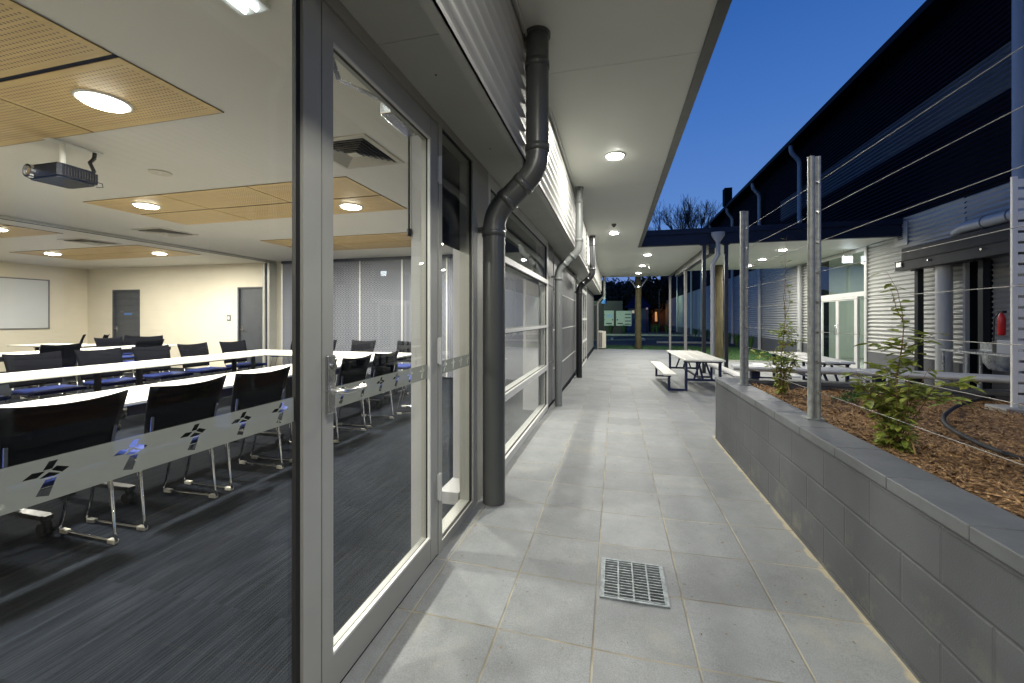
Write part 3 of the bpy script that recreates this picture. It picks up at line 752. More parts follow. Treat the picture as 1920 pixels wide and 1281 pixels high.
# body corners, local frame: lens end at -x
mb = MB()
pc = Vector((0, 0, 0))
def pbox(mb, a, b, bev=0): return mb.box(a, b, bev)
poly = [(-.125,-.165),(-.10,-.178),(.13,-.165),(.145,-.13),(.145,.13),(.13,.165),(-.10,.178),(-.125,.16)]
mb.prism(poly, -.045, .035); mb.prism([(p[0]*.92, p[1]*.92) for p in poly], .0352, .052); mb.prism([(p[0]*.9, p[1]*.9) for p in poly], -.058, -.0452)
mb.build('body', 'proj_body', pj, world=False)
mb = MB()
for k in range(12): mb.box((-.085 + k*.017, -.182, -.035), (-.078 + k*.017, -.160, .028))
mb.build('vent_grille', 'black_plastic', pj, world=False)
mb = MB(); mb.tube([(-.12, .11, -.002), (-.150, .11, -.002)], .050, 24, cap=False); mb.tube([(-.151, .11, -.002), (-.120, .11, -.002)], .043, 24, cap=False); mb.build('lens_ring', 'steel', pj, world=False)
mb = MB(); mb.tube([(-.1255, .11, -.002), (-.140, .11, -.002)], [.040, .030], 20); mb.build('lens', 'chrome', pj, world=False)
mb = MB(); mb.tube([(.0, 0, .052), (.0, 0, .255)], .018, 14); mb.box((-.10, -.04, .252), (.24, .04, .262)); mb.box((-.05,-.05,.052),(.05,.05,.062)); mb.build('mount_pole', 'white_paint', pj, world=False)
mb = MB(); mb.tube([(.130, -.09, .03), (.16, -.07, .08), (.150, -.04, .15), (.19, -.02, .20), (.20, -.01, .252)], .014, 10)
mb.tube([(.14, -.13, -.02), (.18, -.13, -.02), (.185, -.13, -.05), (.14, -.13, -.06)], .004, 6); mb.build('cable', 'black_plastic', pj, world=False)
for i_, (x, y, lb) in enumerate(((-4.20, 2.98, 'round white speaker disc in the ceiling beside the projector'),)):
    t_ = thing('ceiling_speaker', lb, 'speaker', (x, y, 2.699)); mb = MB(); mb.tube([(x, y, 2.699), (x, y, 2.690)], .09, 24); mb.build('grille', 'off_white', t_)
    mb = MB(); mb.tube([(x, y, 2.6902), (x, y, 2.687)], .008, 8); mb.build('indicator', 'red_glow', t_)
t_ = thing('smoke_detector', 'small round white smoke detector on the back room ceiling', 'detector', (-11.2, 4.9, 2.699))
mb = MB(); mb.tube([(-11.2, 4.9, 2.699), (-11.2, 4.9, 2.68), (-11.2, 4.9, 2.655)], [.06, .06, .04], 20); mb.build('base', 'white_paint', t_)
mb = MB(); mb.tube([(-11.2, 4.9, 2.6545), (-11.2, 4.9, 2.645)], [.025, .02], 14); mb.build('sensor', 'off_white', t_)
t_ = thing('soffit_sensor', 'small grey sensor on the walkway soffit before the second downlight', 'sensor', (-.02, 8.9, 3.289))
mb = MB(); mb.tube([(-.02, 8.9, 3.289), (-.02, 8.9, 3.27), (-.02, 8.9, 3.245)], [.05, .05, .035], 18); mb.build('base', 'post_grey', t_)
mb = MB(); mb.tube([(-.02, 8.9, 3.2445), (-.02, 8.9, 3.225)], [.03, .012], 14); mb.build('lens', 'black_plastic', t_)
t_ = thing('security_camera', 'small white bullet camera on the far walkway soffit beside the second small downlight', 'camera', (1.25, 15.9, 3.289))
mb = MB(); mb.tube([(1.25, 15.9, 3.289), (1.25, 15.9, 3.22)], .03, 12); mb.build('mount', 'white_paint', t_)
mb = MB(); mb.tube([(1.25, 15.98, 3.19), (1.25, 15.78, 3.17)], .04, 14); mb.build('housing', 'white_paint', t_)

# whiteboard on the far wall
wb = thing('whiteboard', 'large whiteboard with thin grey frame on the cream far wall', 'whiteboard', (-14.58, 6.3, 1.5))
mb = MB(); mb.box((-14.60, 5.2, 1.06), (-14.575, 7.57, 2.30)); mb.build('board', 'whiteboard', wb)
mb = MB(); mb.box((-14.60, 5.17, 1.03), (-14.565, 7.60, 1.06)); mb.box((-14.60, 5.17, 2.30), (-14.565, 7.60, 2.33)); mb.box((-14.60, 7.57, 1.0601), (-14.565, 7.60, 2.2999)); mb.box((-14.60, 5.17, 1.0601), (-14.565, 5.2, 2.2999)); mb.build('frame', 'post_grey', wb)
sw = thing('wall_switch', 'small light switch plate on the cream wall left of the plain grey door', 'switch', (-8.85, 8.41, 1.35))
mb = MB(); mb.box((-9.62, 8.405, 1.24), (-9.50, 8.419, 1.40), .004); mb.build('plate', 'post_grey', sw)
mb = MB(); mb.box((-9.59, 8.400, 1.28), (-9.53, 8.4045, 1.36)); mb.build('rocker', 'white_paint', sw)

# ---- meeting tables
def table():
    t_ = thing('meeting_table', '', 'table', (0,0,0), 'white meeting tables set in a U')
    mb = MB(); mb.box((-.375, -.90, .700), (.375, .90, .724), .004); mb.build('tabletop', 'table_white', t_, world=False)
    mb = MB(); mb.box((-.06, -.70, .655), (.06, .70, .690)); mb.build('beam', 'black_plastic', t_, world=False)
    for s in (-1, 1):
        y = s * .68
        mb = MB(); mb.box((-.03, y-.02, .10), (.03, y+.02, .699)); mb.bar((-.30, y, .105), (.30, y, .105), .05, .028); mb.box((-.33, y-.02, .09), (-.27, y+.02, .118)); mb.box((.27, y-.02, .09), (.33, y+.02, .118))
        lg = mb.build('leg', 'post_dark', t_, world=False)
        for q in (-.30, .30):
            mb = MB(); mb.tube([(q, y-.028, .036), (q, y-.010, .036)], .036, 14); mb.tube([(q, y+.010, .036), (q, y+.028, .036)], .036, 14); mb.box((q-.022, y-.012, .03), (q+.022, y+.012, .09))
            mb.build('castor', 'rubber', lg, world=False)
    mb = MB(); mb.box((.31, -.70, .62), (.325, .70, .69)); mb.build('rail', 'black_plastic', t_, world=False)
    return t_
T0 = table()
tl = []
ys_ = [-.75, 1.05, 2.85, 4.65]
ordn = ['fourth', 'third', 'second', 'first']
for i, y in enumerate(ys_):
    tl.append(((-3.65, y), 0, 'white meeting table in the row nearest the glass, %s from its far end' % ordn[i]))
for i, y in enumerate(ys_):
    tl.append(((-5.95, y), math.pi, 'white meeting table in the second long row, %s from its far end' % ordn[i]))
tl.append(((-4.1, 5.95), math.pi/2, 'white cross table closing the U, the end nearer the glass door'))
tl.append(((-5.55, 5.952), math.pi/2, 'white cross table closing the U, the end nearer the ceiling track'))
for k, (x, y, r, lb) in enumerate(((-9.75, 6.2, 0, 'white table with its end showing in front of the cream wall in the back room'), (-9.75, 4.3, 0, 'white table in the nearer row of the back room'), (-12.0, 6.4, math.pi/2, 'white table standing across the back room under the whiteboard end'), (-12.2, 4.1, 0, 'white table at the left picture edge in the back room'))):
    tl.append(((x, y), r, lb))
for i, (p, r, lb) in enumerate(tl):
    o = T0 if i == 0 else copy_tree(T0); place(o, (p[0], p[1], 0), r, lb)
    if i >= 10: o['group'] = 'white tables in the back room'
# ---- chairs : local frame faces +y, back at -y
def chair():
    t_ = thing('meeting_chair', '', 'chair', (0,0,0), 'black mesh-back chairs with blue seats around the white tables')
    mb = MB(); mb.box((-.235, -.20, .435), (.235, .25, .480), .02); mb.build('seat', 'seat_blue', t_, world=False)
    mb = MB(); n = 10; m = 8; v = []; 
    for sgn in (0, 1):
        for j in range(m + 1):
            q = j / m; z = .50 + .375 * q
            wd_ = .225 + .030 * q
            for i in range(n + 1):
                u = -1 + 2*i/n; yb = -.235 - .085*q - .025*(1 - u*u) + sgn * .012 + .02*math.sin(q*3.1)
                zz = z + (.022 * u*u if q == 1 else .010*u*u*q)
                v.append((u * wd_, yb, zz))
    o_ = (n+1)*(m+1); f = []
    for j in range(m):
        for i in range(n):
            a = j*(n+1)+i; f.append((a, a+1, a+n+2, a+n+1)); f.append((o_+a, o_+a+n+1, o_+a+n+2, o_+a+1))
    for i in range(n):
        a = m*(n+1)+i; f.append((a, a+1, o_+a+1, o_+a)); a = i; f.append((a+1, a, o_+a, o_+a+1))
    for j in range(m):
        a = j*(n+1); f.append((a, a+n+1, o_+a+n+1, o_+a)); a = j*(n+1)+n; f.append((a+n+1, a, o_+a, o_+a+n+1))
    mb.add(v, f, True); mb.build('backrest', 'mesh_black', t_, world=False)
    mb = MB()
    for s in (-1, 1): mb.tube([(s*.20, -.12, .43), (s*.20, -.22, .45), (s*.205, -.245, .52), (s*.215, -.275, .70)], .010, 8)
    mb.build('back_support', 'chrome', t_, world=False)
    for s in (-1, 1):
        x = s * .235
        mb = MB(); r = .0085
        mb.tube([(x, -.17, .43), (x, -.20, .42), (x, -.235, .06), (x, -.25, .022), (x, -.225, .014), (x, .23, .014), (x, .25, .03), (x, .22, .10), (x, .14, .42)], r, 8)
        mb.tube([(x, -.235, .06), (x, -.235, .05), (x, -.17, .42)], r*.8, 8)
        mb.build('leg', 'chrome', t_, world=False)
        mb = MB()
        for yy in (-.22, .20): mb.box((x-.013, yy-.03, .002), (x+.013, yy+.03, .026), .003)
        mb.build('glide', 'off_white', t_, world=False)
    mb = MB(); mb.tube([(-.235, .12, .425), (.235, .12, .425)], .009, 8); mb.tube([(-.235, -.17, .425), (.235, -.17, .425)], .009, 8); mb.build('crossbar', 'chrome', t_, world=False)
    return t_
C0 = chair(); used = [False]
def put_chair(x, y, r, lb, grp=None):
    o = C0 if not used[0] else copy_tree(C0); used[0] = True
    place(o, (x, y, 0), r + random.uniform(-.05, .05), lb)
    if grp: o['group'] = grp
num = ['first', 'second', 'third', 'fourth', 'fifth', 'sixth', 'seventh', 'eighth', 'ninth']
ya = [.91 + .615*k for k in range(8)]
labA = ['black chair at the near table just left of the view edge', 'big black chair at the left picture edge with its back to the glass', 'black chair second from the left with its back to the glass',
        'black chair third from the left with its back to the glass, left of the mullion', 'black chair half hidden behind the door mullion at the near table',
        'black chair behind the door handle plate at the near table', 'black chair in the middle of the door glass at the near table', 'black chair at the far end of the near table, turned toward the fabric wall']
for k, y in enumerate(ya[:7]): put_chair(-3.06, y, math.pi/2, labA[k])
put_chair(-2.75, 5.35, math.pi*.62, labA[7])
for k, y in enumerate((2.09, 2.75, 3.41, 4.07, 4.73, 5.38, 6.1)):
    put_chair(-6.55, y, -math.pi/2, '%s black chair from the left beyond the second long table, facing the glass' % num[k])
for k, x in enumerate((-3.7, -4.65, -5.5)):
    put_chair(x, 6.62, math.pi, '%s black chair from the right behind the cross table by the fabric wall' % num[k])
put_chair(-7.55, 8.0, math.pi*.8, 'black chair standing alone in the corner by the guide post')
put_chair(-2.2, 6.4, math.pi*.7, 'black chair standing apart in front of the fabric wall, seen through the far window')
B = 'black chairs in the back room'
for k, (x, y, r, lb) in enumerate(((-9.05, 3.6, 1.57, 'black chair cut by the left picture edge in the back room'), (-9.1, 4.75, 1.57, 'black back-room chair with white table on both sides, left of centre'), (-9.1, 6.05, 1.57, 'dark chair in front of the lowest blue seats, right part of the back room'),
        (-10.5, 6.6, -1.57, 'black chair behind the table end near the door with the blue plate'), (-10.5, 7.3, -1.9, 'farther black chair beside the table end near the door with the blue plate'), (-11.5, 7.2, 3.14, 'black chair against the wall left of the door with the blue plate'),
        (-12.9, 5.0, -1.57, 'black chair below the right part of the whiteboard'), (-13.0, 3.9, -1.57, 'black chair below the left part of the whiteboard'))):
    put_chair(x, y, r, lb, B)
# little stack of chairs in the corner
put_chair(-13.4, 7.3, 2.6, 'black chair pushed into the corner between whiteboard and door', B)
put_chair(-13.0, 7.55, 2.4, 'black chair beside the corner chair, its back turned to the wall', B)

# ================================================================ DOWNPIPES on the classroom
def arc_pts(P, radius=.12, n=6):
    out = [Vector(P[0])]
    for i in range(1, len(P) - 1):
        a, b, c = Vector(P[i-1]), Vector(P[i]), Vector(P[i+1]); d1 = (a-b).normalized(); d2 = (c-b).normalized()
        ang = math.acos(max(-1, min(1, d1.dot(d2)))); L = radius
        p0 = b + d1*L; p1 = b + d2*L
        for k in range(n + 1):
            q = k / n; out.append(p0*(1-q)**2 + b*2*q*(1-q) + p1*q*q)
    out.append(Vector(P[-1])); return out
def downpipe(y, r, mat, label, x0=-.84, x1=-.525, zb=None, zt=3.289, za=2.06, zc=2.345, grp='round downpipes along the classroom wall'):
    zb = G(y) - .0 if zb is None else zb
    t_ = thing('downpipe', label, 'downpipe', (x0, y, zb), grp)
    mb = MB(); P = [(x0, y, zb), (x0, y, za), (x1, y, zc), (x1, y, zt)]
    mb.tube(arc_pts(P, .10 * r / .08 + .02, 8), r, 28); mb.build('pipe', mat, t_)
    d = (Vector(P[2]) - Vector(P[1])).normalized()
    for p, dd in ((Vector(P[1]) - Vector((0,0,.145)), Vector((0,0,1))), (Vector(P[1]) + d*.135, d), (Vector(P[2]) - d*.135, d), (Vector(P[2]) + Vector((0,0,.145)), Vector((0,0,1))), (Vector((x1, y, zt - .22)), Vector((0,0,1)))):
        mb = MB(); mb.tube([p - dd*.024, p - dd*.0238, p + dd*.0238, p + dd*.024], [r, r + .0055, r + .0055, r], 28, cap=False); mb.build('joint', mat, t_)
    mb = MB(); mb.tube([(x0, y, za - .13), (x0, y, za - .10)], r + .006, 28); mb.box((FX-.002, y-.03, za-.13), (x0-r+.004, y+.03, za-.10)); mb.build('bracket', mat, t_)
    mb = MB(); mb.tube([(x1, y, zt-.02), (x1, y, zt)], r + .012, 28); mb.build('collar', mat, t_)
    return t_
downpipe(2.82, .080, 'pipe_dark', 'thick dark grey downpipe nearest the camera beside the glass door')
downpipe(6.28, .056, 'pipe_light', 'light grey downpipe between the white window and the grey wall panels')
downpipe(10.05, .070, 'pipe_black', 'near-black downpipe at the far end of the grey wall panels')
downpipe(19.8, .05, 'post_grey', 'thin grey downpipe at the far corner of the classroom beside the air conditioner', x0=-.80, x1=-.5)
# air conditioner
ac = thing('air_conditioner', 'white outdoor air conditioner unit standing at the far end of the paving', 'air conditioner', (-.63, 20.1, -.16))
mb = MB(); mb.box((-.84, 19.85, -.10), (-.42, 20.55, .70), .015); mb.build('casing', 'off_white', ac)
mb = MB()
for k in range(16): mb.box((-.82, 19.835, -.05 + k*.044), (-.58, 19.849, -.035 + k*.044))
for k in range(3): mb.box((-.80 + k*.09, 19.828, -.06), (-.79 + k*.09, 19.8345, .64))
mb.build('fan_grille', 'joint_navy', ac)
mb = MB(); mb.box((-.80, 19.88, -.16), (-.46, 19.94, -.101)); mb.build('foot', 'black_plastic', ac)

# ================================================================ PLANTER
pl = thing('planter_wall', 'dark grey painted concrete block planter wall along the walkway', 'planter', (1.16, 2, 0))
mb = MB(); mb.box((1.07, -4, -.05), (1.24, 4.88, .615)); mb.build('wall', 'block', pl)
mb = MB(); mb.box((1.063, -4, -.01), (1.069, 4.88, .022)); mb.build('base_strip', 'block', pl)
mb = MB()
yy = -4
while yy < 4.87:
    y1 = min(yy + .395, 4.885); mb.box((1.058, yy, .622), (1.262, y1, .672), .004); yy += .398
mb.build('cap', 'cap', pl)
mb = MB(); mb.box((1.066, 4.881, -.05), (1.245, 4.90, .668)); mb.build('end_trim', 'post_grey', pl)
# curved back wall of the planter
curve = [(1.25, 4.86), (1.8, 4.86), (2.4, 4.80), (2.9, 4.72), (3.4, 4.58), (3.9, 4.36), (4.5, 4.0), (5.1, 3.4), (5.5, 2.6), (5.7, 1.5), (5.7, -4)]
def ribbon(mb, pts, w0, w1, z0, z1):
    n = len(pts); L = []; 
    for i, p in enumerate(pts):
        a = Vector(pts[max(i-1, 0)]); b = Vector(pts[min(i+1, n-1)]); d = (b - a).normalized(); nrm = Vector((-d.y, d.x))
        L.append((Vector(p) + nrm*w0, Vector(p) + nrm*w1))
    v = []
    for a, b in L: v += [(a.x, a.y, z0), (b.x, b.y, z0), (b.x, b.y, z1), (a.x, a.y, z1)]
    f = []
    for i in range(n - 1):
        for k in range(4): f.append((4*i+k, 4*i+(k+1) % 4, 4*(i+1)+(k+1) % 4, 4*(i+1)+k))
    f += [(3,2,1,0), (4*n-4, 4*n-3, 4*n-2, 4*n-1)]
    return mb.add(v, f)
mb = MB(); ribbon(mb, curve, -.005, .145, -.2, .622); mb.build('wall', 'block_side', pl)
mb = MB(); ribbon(mb, curve, -.012, .152, .6225, .655); mb.build('cap', 'cap', pl)
# bench plank on the back wall
bn = thing('curved_bench', 'long curved grey bench plank mounted low on top of the planter back wall', 'bench', (2.5, 4.9, .655))
cb = [(1.28, 5.13), (1.5, 5.10), (1.8, 5.06), (2.4, 4.97), (2.9, 4.86), (3.4, 4.70), (3.9, 4.47), (4.5, 4.10), (5.15, 3.48), (5.6, 2.6)]
for k in range(2):
    mb = MB(); ribbon(mb, cb, -.20 + k*.135, -.075 + k*.135, .757, .790)
    if k == 0: pts = [(x, y) for x, y in cb]
    mb.build('plank', 'pipe_white', bn)
mb = MB()
rp = []
for i, p in enumerate(cb):
    a = Vector(cb[max(i-1, 0)]); b = Vector(cb[min(i+1, len(cb)-1)]); d = (b - a).normalized(); rp.append((p[0] + d.y*.212, p[1] - d.x*.212, .768))
mb.tube(rp, .025, 12); mb.build('edge_roll', 'pipe_white', bn)
for (x, y) in ((1.48, 5.0), (2.55, 4.85), (2.80, 4.80), (3.8, 4.42), (4.7, 3.85)):
    mb = MB(); mb.box((x-.04, y-.03, .656), (x+.04, y+.04, .756)); mb.build('bracket', 'navy_leg', bn)
# mulch bed
mb = MB(); xs = [1.24 + .11*i for i in range(41)]; yl = [-4 + .11*j for j in range(81)]
rnd = random.Random(5); H = {}
def back_y(x):
    for (x0, y0), (x1, y1) in zip(curve[:-2], curve[1:-1]):
        if x0 <= x <= x1: return y0 + (y1 - y0) * (x - x0) / (x1 - x0)
    return 5 if x < 1.3 else 1.5
def mz(x, y): return .560 + .025 * math.sin(x*2.1 + 1) * math.cos(y*1.7) + .012 * math.sin(x*7 + y*5) + .03*max(0, min(1, (2.3-x)/1.0))
for i, a in enumerate(xs):
    for j, b in enumerate(yl): mb.v.append((a, min(b, back_y(a) + .02), mz(a, b)))
for i in range(40):
    for j in range(80): mb.f.append((i*81+j, (i+1)*81+j, (i+1)*81+j+1, i*81+j+1)); mb.sm.append(True)
tag(mb.build('garden_soil', 'mulch'), kind='structure')
mb = MB(); n = 0
while n < 26000:
    x = rnd.uniform(1.26, 5.2); y = rnd.uniform(.6, 4.85)
    if y > back_y(x) - .01: continue
    dst = math.hypot(x, y)
    if rnd.random() > min(1, (3.2 / dst) ** 2.2): continue
    n += 1
    L = rnd.uniform(.012, .042) * (1.35 if rnd.random() < .15 else 1); W = rnd.uniform(.003, .009); a = rnd.uniform(0, 6.28); ti = rnd.gauss(0, .32)
    c = Vector((x, y, mz(x, y) + rnd.uniform(0, .022))); d = Vector((math.cos(a)*math.cos(ti), math.sin(a)*math.cos(ti), math.sin(ti))) * L
    s_ = Vector((-math.sin(a), math.cos(a), rnd.uniform(-.6, .6))).normalized() * W; up = Vector((0, 0, .004))
    mb.add([c-d, c-d*.2+s_, c+d, c-s_+d*.1, c+up], [(0,1,4), (1,2,4), (2,3,4), (3,0,4)])
tag(mb.build('mulch', 'mulch'), 'brown shredded bark mulch covering the planter bed', 'mulch', kind='stuff')

# trellis posts and wires
for i, (x, y, lb) in enumerate(((1.20, 4.36, 'galvanised steel trellis post standing farther along the planter wall'), (1.225, 3.0, 'galvanised steel trellis post nearest in view on the planter wall'), (1.25, 1.50, 'galvanised trellis post just at the right edge of the view'))):
    t_ = thing('trellis_post', lb, 'post', (x, y, .672), 'galvanised posts on the planter wall')
    mb = MB(); r = .023
    pts = [(x-.032 - .012 + .0*k, y) for k in range(1)]
    # open C section: rounded left lip and web
    mb.tube([(x-.018, y-.012, .672), (x-.018, y-.012, 2.335)], .020, 18)
    mb.box((x+.000, y-.020, .672), (x+.012, y+.018, 2.333)); mb.tube([(x+.023, y-.010, .672), (x+.023, y-.010, 2.332)], .014, 14)
    mb.build('post_tube', 'galv', t_)
    mb = MB(); mb.box((x-.05, y-.045, .6725), (x+.05, y+.045, .680)); mb.build('base_plate', 'galv', t_)
    mb = MB()
    for k in range(8): mb.tube([(x+.01, y-.035, 2.165-.188*k), (x+.01, y+.035, 2.165-.188*k)], .008, 8)
    mb.build('eye_bolt', 'steel', t_)
for k in range(8):
    z = 2.165 - .188*k; mb = MB(); mb.tube([(1.245, -1.0, z), (1.245, 1.50, z), (1.236, 3.0, z), (1.210, 4.36, z)], .0017, 6)
    tag(mb.build('trellis_wire', 'wire'), 'thin steel trellis wire above the planter, %s from the top' % num[k], 'wire', 'horizontal wires between the trellis posts')

# ---- leafy climbers
def leaf(mb, p, d, L, W, rnd):
    d = d.normalized(); side = d.cross(Vector((rnd.uniform(-.4,.4), rnd.uniform(-.4,.4), 1))).normalized(); n = side.cross(d)
    v = [p, p + d*L*.3 + side*W + n*.1*W, p + d*L*.65 + side*W*.8, p + d*L - n*W*.5, p + d*L*.65 - side*W*.8, p + d*L*.3 - side*W + n*.1*W, p + d*L*.45 - n*W*.25]
    mb.add(v, [(0,1,6), (1,2,6), (2,3,6), (3,4,6), (4,5,6), (5,0,6)])
def climber(name, label, base, height, spread, seed, nstem, arm=None, leafsize=.045, tend=None):
    rnd = random.Random(seed); bx_, by_, bz = base
    t_ = thing(name, label, 'climbing plant', base, 'young climbers planted below the trellis wires')
    ms = MB(); ml = MB()
    def stem(p, d, L, r, n, dens, wob=.35, up=.25, ls=1.0):
        pts = [Vector(p)]; d = Vector(d).normalized()
        for i in range(n):
            d = (d + Vector((rnd.gauss(0, wob), rnd.gauss(0, wob), rnd.gauss(0, wob*.6) + up))*.35).normalized(); pts.append(pts[-1] + d*L/n)
        ms.tube(pts, [r*(1 - .7*i/n) for i in range(n+1)], 5)
        for i in range(1, n+1):
            for _ in range(dens):
                if rnd.random() < .85:
                    a = rnd.uniform(0, 6.28); dd = Vector((math.cos(a), math.sin(a), rnd.uniform(-.5, .6))); q = pts[i-1].lerp(pts[i], rnd.random())
                    ms.tube([q, q + dd*.015], .0010, 4, cap=False)
                    leaf(ml, q + dd*.014, dd, leafsize*ls*rnd.uniform(.55, 1.15), leafsize*ls*rnd.uniform(.17, .27), rnd)
        return pts
    # bushy lower part
    for k in range(nstem):
        a = rnd.uniform(0, 6.28); s = rnd.uniform(.15, 1)
        stem((bx_ + rnd.uniform(-.03,.03), by_ + rnd.uniform(-.03,.03), bz), (math.cos(a)*s*spread*2.2, math.sin(a)*s*spread*2.2, 1), height*rnd.uniform(.28, .52), .0035, 8, 4, .35, .1, .8)
    main = stem((bx_, by_, bz), (0, .02, 1), height*.72, .007, 14, 5, .12, .5)
    for k in range(9):
        q = main[rnd.randint(4, 13)]; a = rnd.uniform(0, 6.28)
        stem(q, (math.cos(a), math.sin(a), .4), height*rnd.uniform(.10, .24), .0025, 5, 3, .4, .1)
    for (dx, dy, L) in (tend or []):
        stem(main[-1], (dx, dy, 1), L, .0022, 12, 1, .35, .35, .8)
    if arm:
        for (dx, dy, dz, L) in arm: 
            pts = stem(main[6], (dx, dy, dz), L, .003, 8, 3, .15, .02, 1.15)
    ms.build('stem', 'stem', t_); ml.build('foliage', 'leaf', t_)
    ms = MB(); ms.tube([(bx_ + .06, by_ - .07, bz - .02), (bx_ + .02, by_ - .01, bz + .26)], .005, 6); ms.build('stake', 'stake', t_)
climber('climbing_plant', 'young leafy climber on the planter nearest the camera with a long side shoot', (1.50, 2.72, .59), .98, .22, 11, 17, arm=[(1, .15, .15, .42), (1, .25, -.15, .38), (1,.1,.05,.3)], leafsize=.082, tend=[(.02, .05, .30), (-.2, -.1, .22)])
climber('climbing_plant', 'sparse young climber beside the farther trellis post with tall thin tendrils', (1.53, 4.42, .60), .98, .16, 23, 14, arm=[(-1, .1, .3, .25)], leafsize=.062, tend=[(.1, 0, .80), (-.25, .1, .65), (.3, .1, .38)])
# ground cover tufts
for i, (x, y, sx, sy, lb) in enumerate(((2.72, 3.05, .30, .16, 'low green ground cover tuft beside the black hose'), (2.25, 4.55, .14, .08, 'small green tuft near the planter back wall between the climbers'), (2.05, 4.4, .10, .08, 'tiny green tuft close to the farther climber'), (3.55, 4.0, .12, .06, 'small green tuft beneath the slatted screen'))):
    t_ = thing('ground_cover', lb, 'plant', (x, y, mz(x, y)), 'low green plants in the mulch'); rnd = random.Random(40+i)
    mb = MB()
    for k in range(int(1500 * sx * 2)):
        a = rnd.uniform(0, 6.28); q = math.sqrt(rnd.random()); px = x + math.cos(a)*sx*q; py = y + math.sin(a)*sy*q
        leaf(mb, Vector((px, py, mz(px, py))), Vector((rnd.gauss(0,.6), rnd.gauss(0,.6), 1)), rnd.uniform(.02, .05), .004, rnd)
    mb.build('foliage', 'grass_blade', t_)
    mb = MB(); mb.tube([(x, y, mz(x,y)-.02), (x+.02, y, mz(x,y)+.02)], .004, 5); mb.build('stem', 'stem', t_)
# hose
hp = [unproj(px, py, z=.61) for px, py in ((1885, 740), (1845, 747), (1806, 757), (1778, 772), (1769, 787), (1782, 803), (1815, 822), (1860, 842), (1918, 862), (2000, 885))]
mb = MB(); sm_ = []
for i in range(len(hp) - 1):
    for q in range(4):
        t0 = q / 4; a = Vector(hp[max(i-1,0)]); b = Vector(hp[i]); c = Vector(hp[i+1]); d = Vector(hp[min(i+2, len(hp)-1)])
        sm_.append(.5*((2*b) + (c-a)*t0 + (2*a-5*b+4*c-d)*t0**2 + (-a+3*b-3*c+d)*t0**3))
mb.tube(sm_ + [Vector(hp[-1])], .0135, 10); tag(mb.build('garden_hose', 'rubber'), 'black irrigation hose curving over the mulch', 'hose')

# slatted screen
ss = thing('slat_screen', 'white horizontal slat screen with post standing in the planter at the right edge', 'screen', (3.1, 4.1, .58))
mb = MB(); mb.box((3.015, 4.066, .60), (3.050, 4.086, 2.42), .002); mb.build('post', 'white_paint', ss)
mb = MB(); mb.box((5.0, 4.06, .60), (5.06, 4.12, 2.42), .004); mb.build('post', 'white_paint', ss)
for k in range(21):
    z = .645 + k*.0845; mb = MB(); mb.box((3.051, 4.068, z), (4.997, 4.084, z+.064), .003); mb.build('slat', 'white_paint', ss)
mb = MB(); mb.box((2.93, 4.00, .53), (3.6, 4.2, .612), .008); mb.build('footing', 'concrete', ss)

# ================================================================ PICNIC TABLES
def picnic(L, W=.72, H=.64, BH=.36):
    t_ = thing('picnic_table', '', 'picnic table', (0,0,0), 'white slatted picnic tables with navy steel frames')
    h = L / 2; pw = W / 3
    for k in range(3):
        mb = MB(); a = -W/2 + k*pw; mb.box((a+.004, -h, H-.035), (a+pw-.004, h, H), .010); 
        for q in range(5): mb.box((a+.02+q*(pw-.05)/4, -h+.002, H-.0005), (a+.026+q*(pw-.05)/4, h-.002, H+.0015))
        mb.build('plank', 'table_white', t_, world=False)
    for s in (-1, 1):
        xa = s * (W/2 + .13); xb = s * (W/2 + .37)
        mb = MB(); mb.box((min(xa, xb), -h, BH-.035), (max(xa, xb), h, BH), .010)
        mb.build('bench_seat', 'table_white', t_, world=False)
    for s in (-1, 1):
        y = s * (h - .17)
        for sx in (-1, 1):
            mb = MB(); tb = .045
            xl = sx * (W/2 - .06); xs_ = sx * (W/2 + .25)
            mb.box((xl-tb/2, y-tb/2, .02), (xl+tb/2, y+tb/2, H-.036)); mb.box((xs_-tb/2, y-tb/2, .02), (xs_+tb/2, y+tb/2, BH-.036))
            a, b = sorted((xl, xs_)); mb.box((a+tb/2, y-tb/2+.001, .021), (b-tb/2, y+tb/2-.001, .06))
            mb.build('leg', 'navy_leg', t_, world=False)
        mb = MB(); mb.box((-(W/2-.06)+.023, y-.02, .22), ((W/2-.06)-.023, y+.02, .26)); mb.box((-(W/2-.02), y-.022, H-.07), ((W/2-.02), y+.022, H-.0365)); mb.build('crossbar', 'navy_leg', t_, world=False)
        mb = MB(); mb.bar((0, y - s*.02, .25), (0, y - s*.42, H-.04), .035, .03)
        for sx in (-1, 1): mb.bar((sx*.05, y, H-.07), (sx*.16, y, .25), .03, .03)
        mb.build('brace', 'navy_leg', t_, world=False)
    mb = MB(); mb.box((-.02, -h+.19, .222), (.02, h-.19, .255)); mb.build('spine_bar', 'navy_leg', t_, world=False)
    return t_
PT = picnic(2.3)
place(PT, (1.60, 9.45, G(9.2)), R(1.5), 'white picnic table on the paving left of the trellis posts')
o = copy_tree(PT); place(o, (3.85, 9.75, G(9.7)), R(-2), 'white picnic table between the trellis posts, in front of the hall doors')

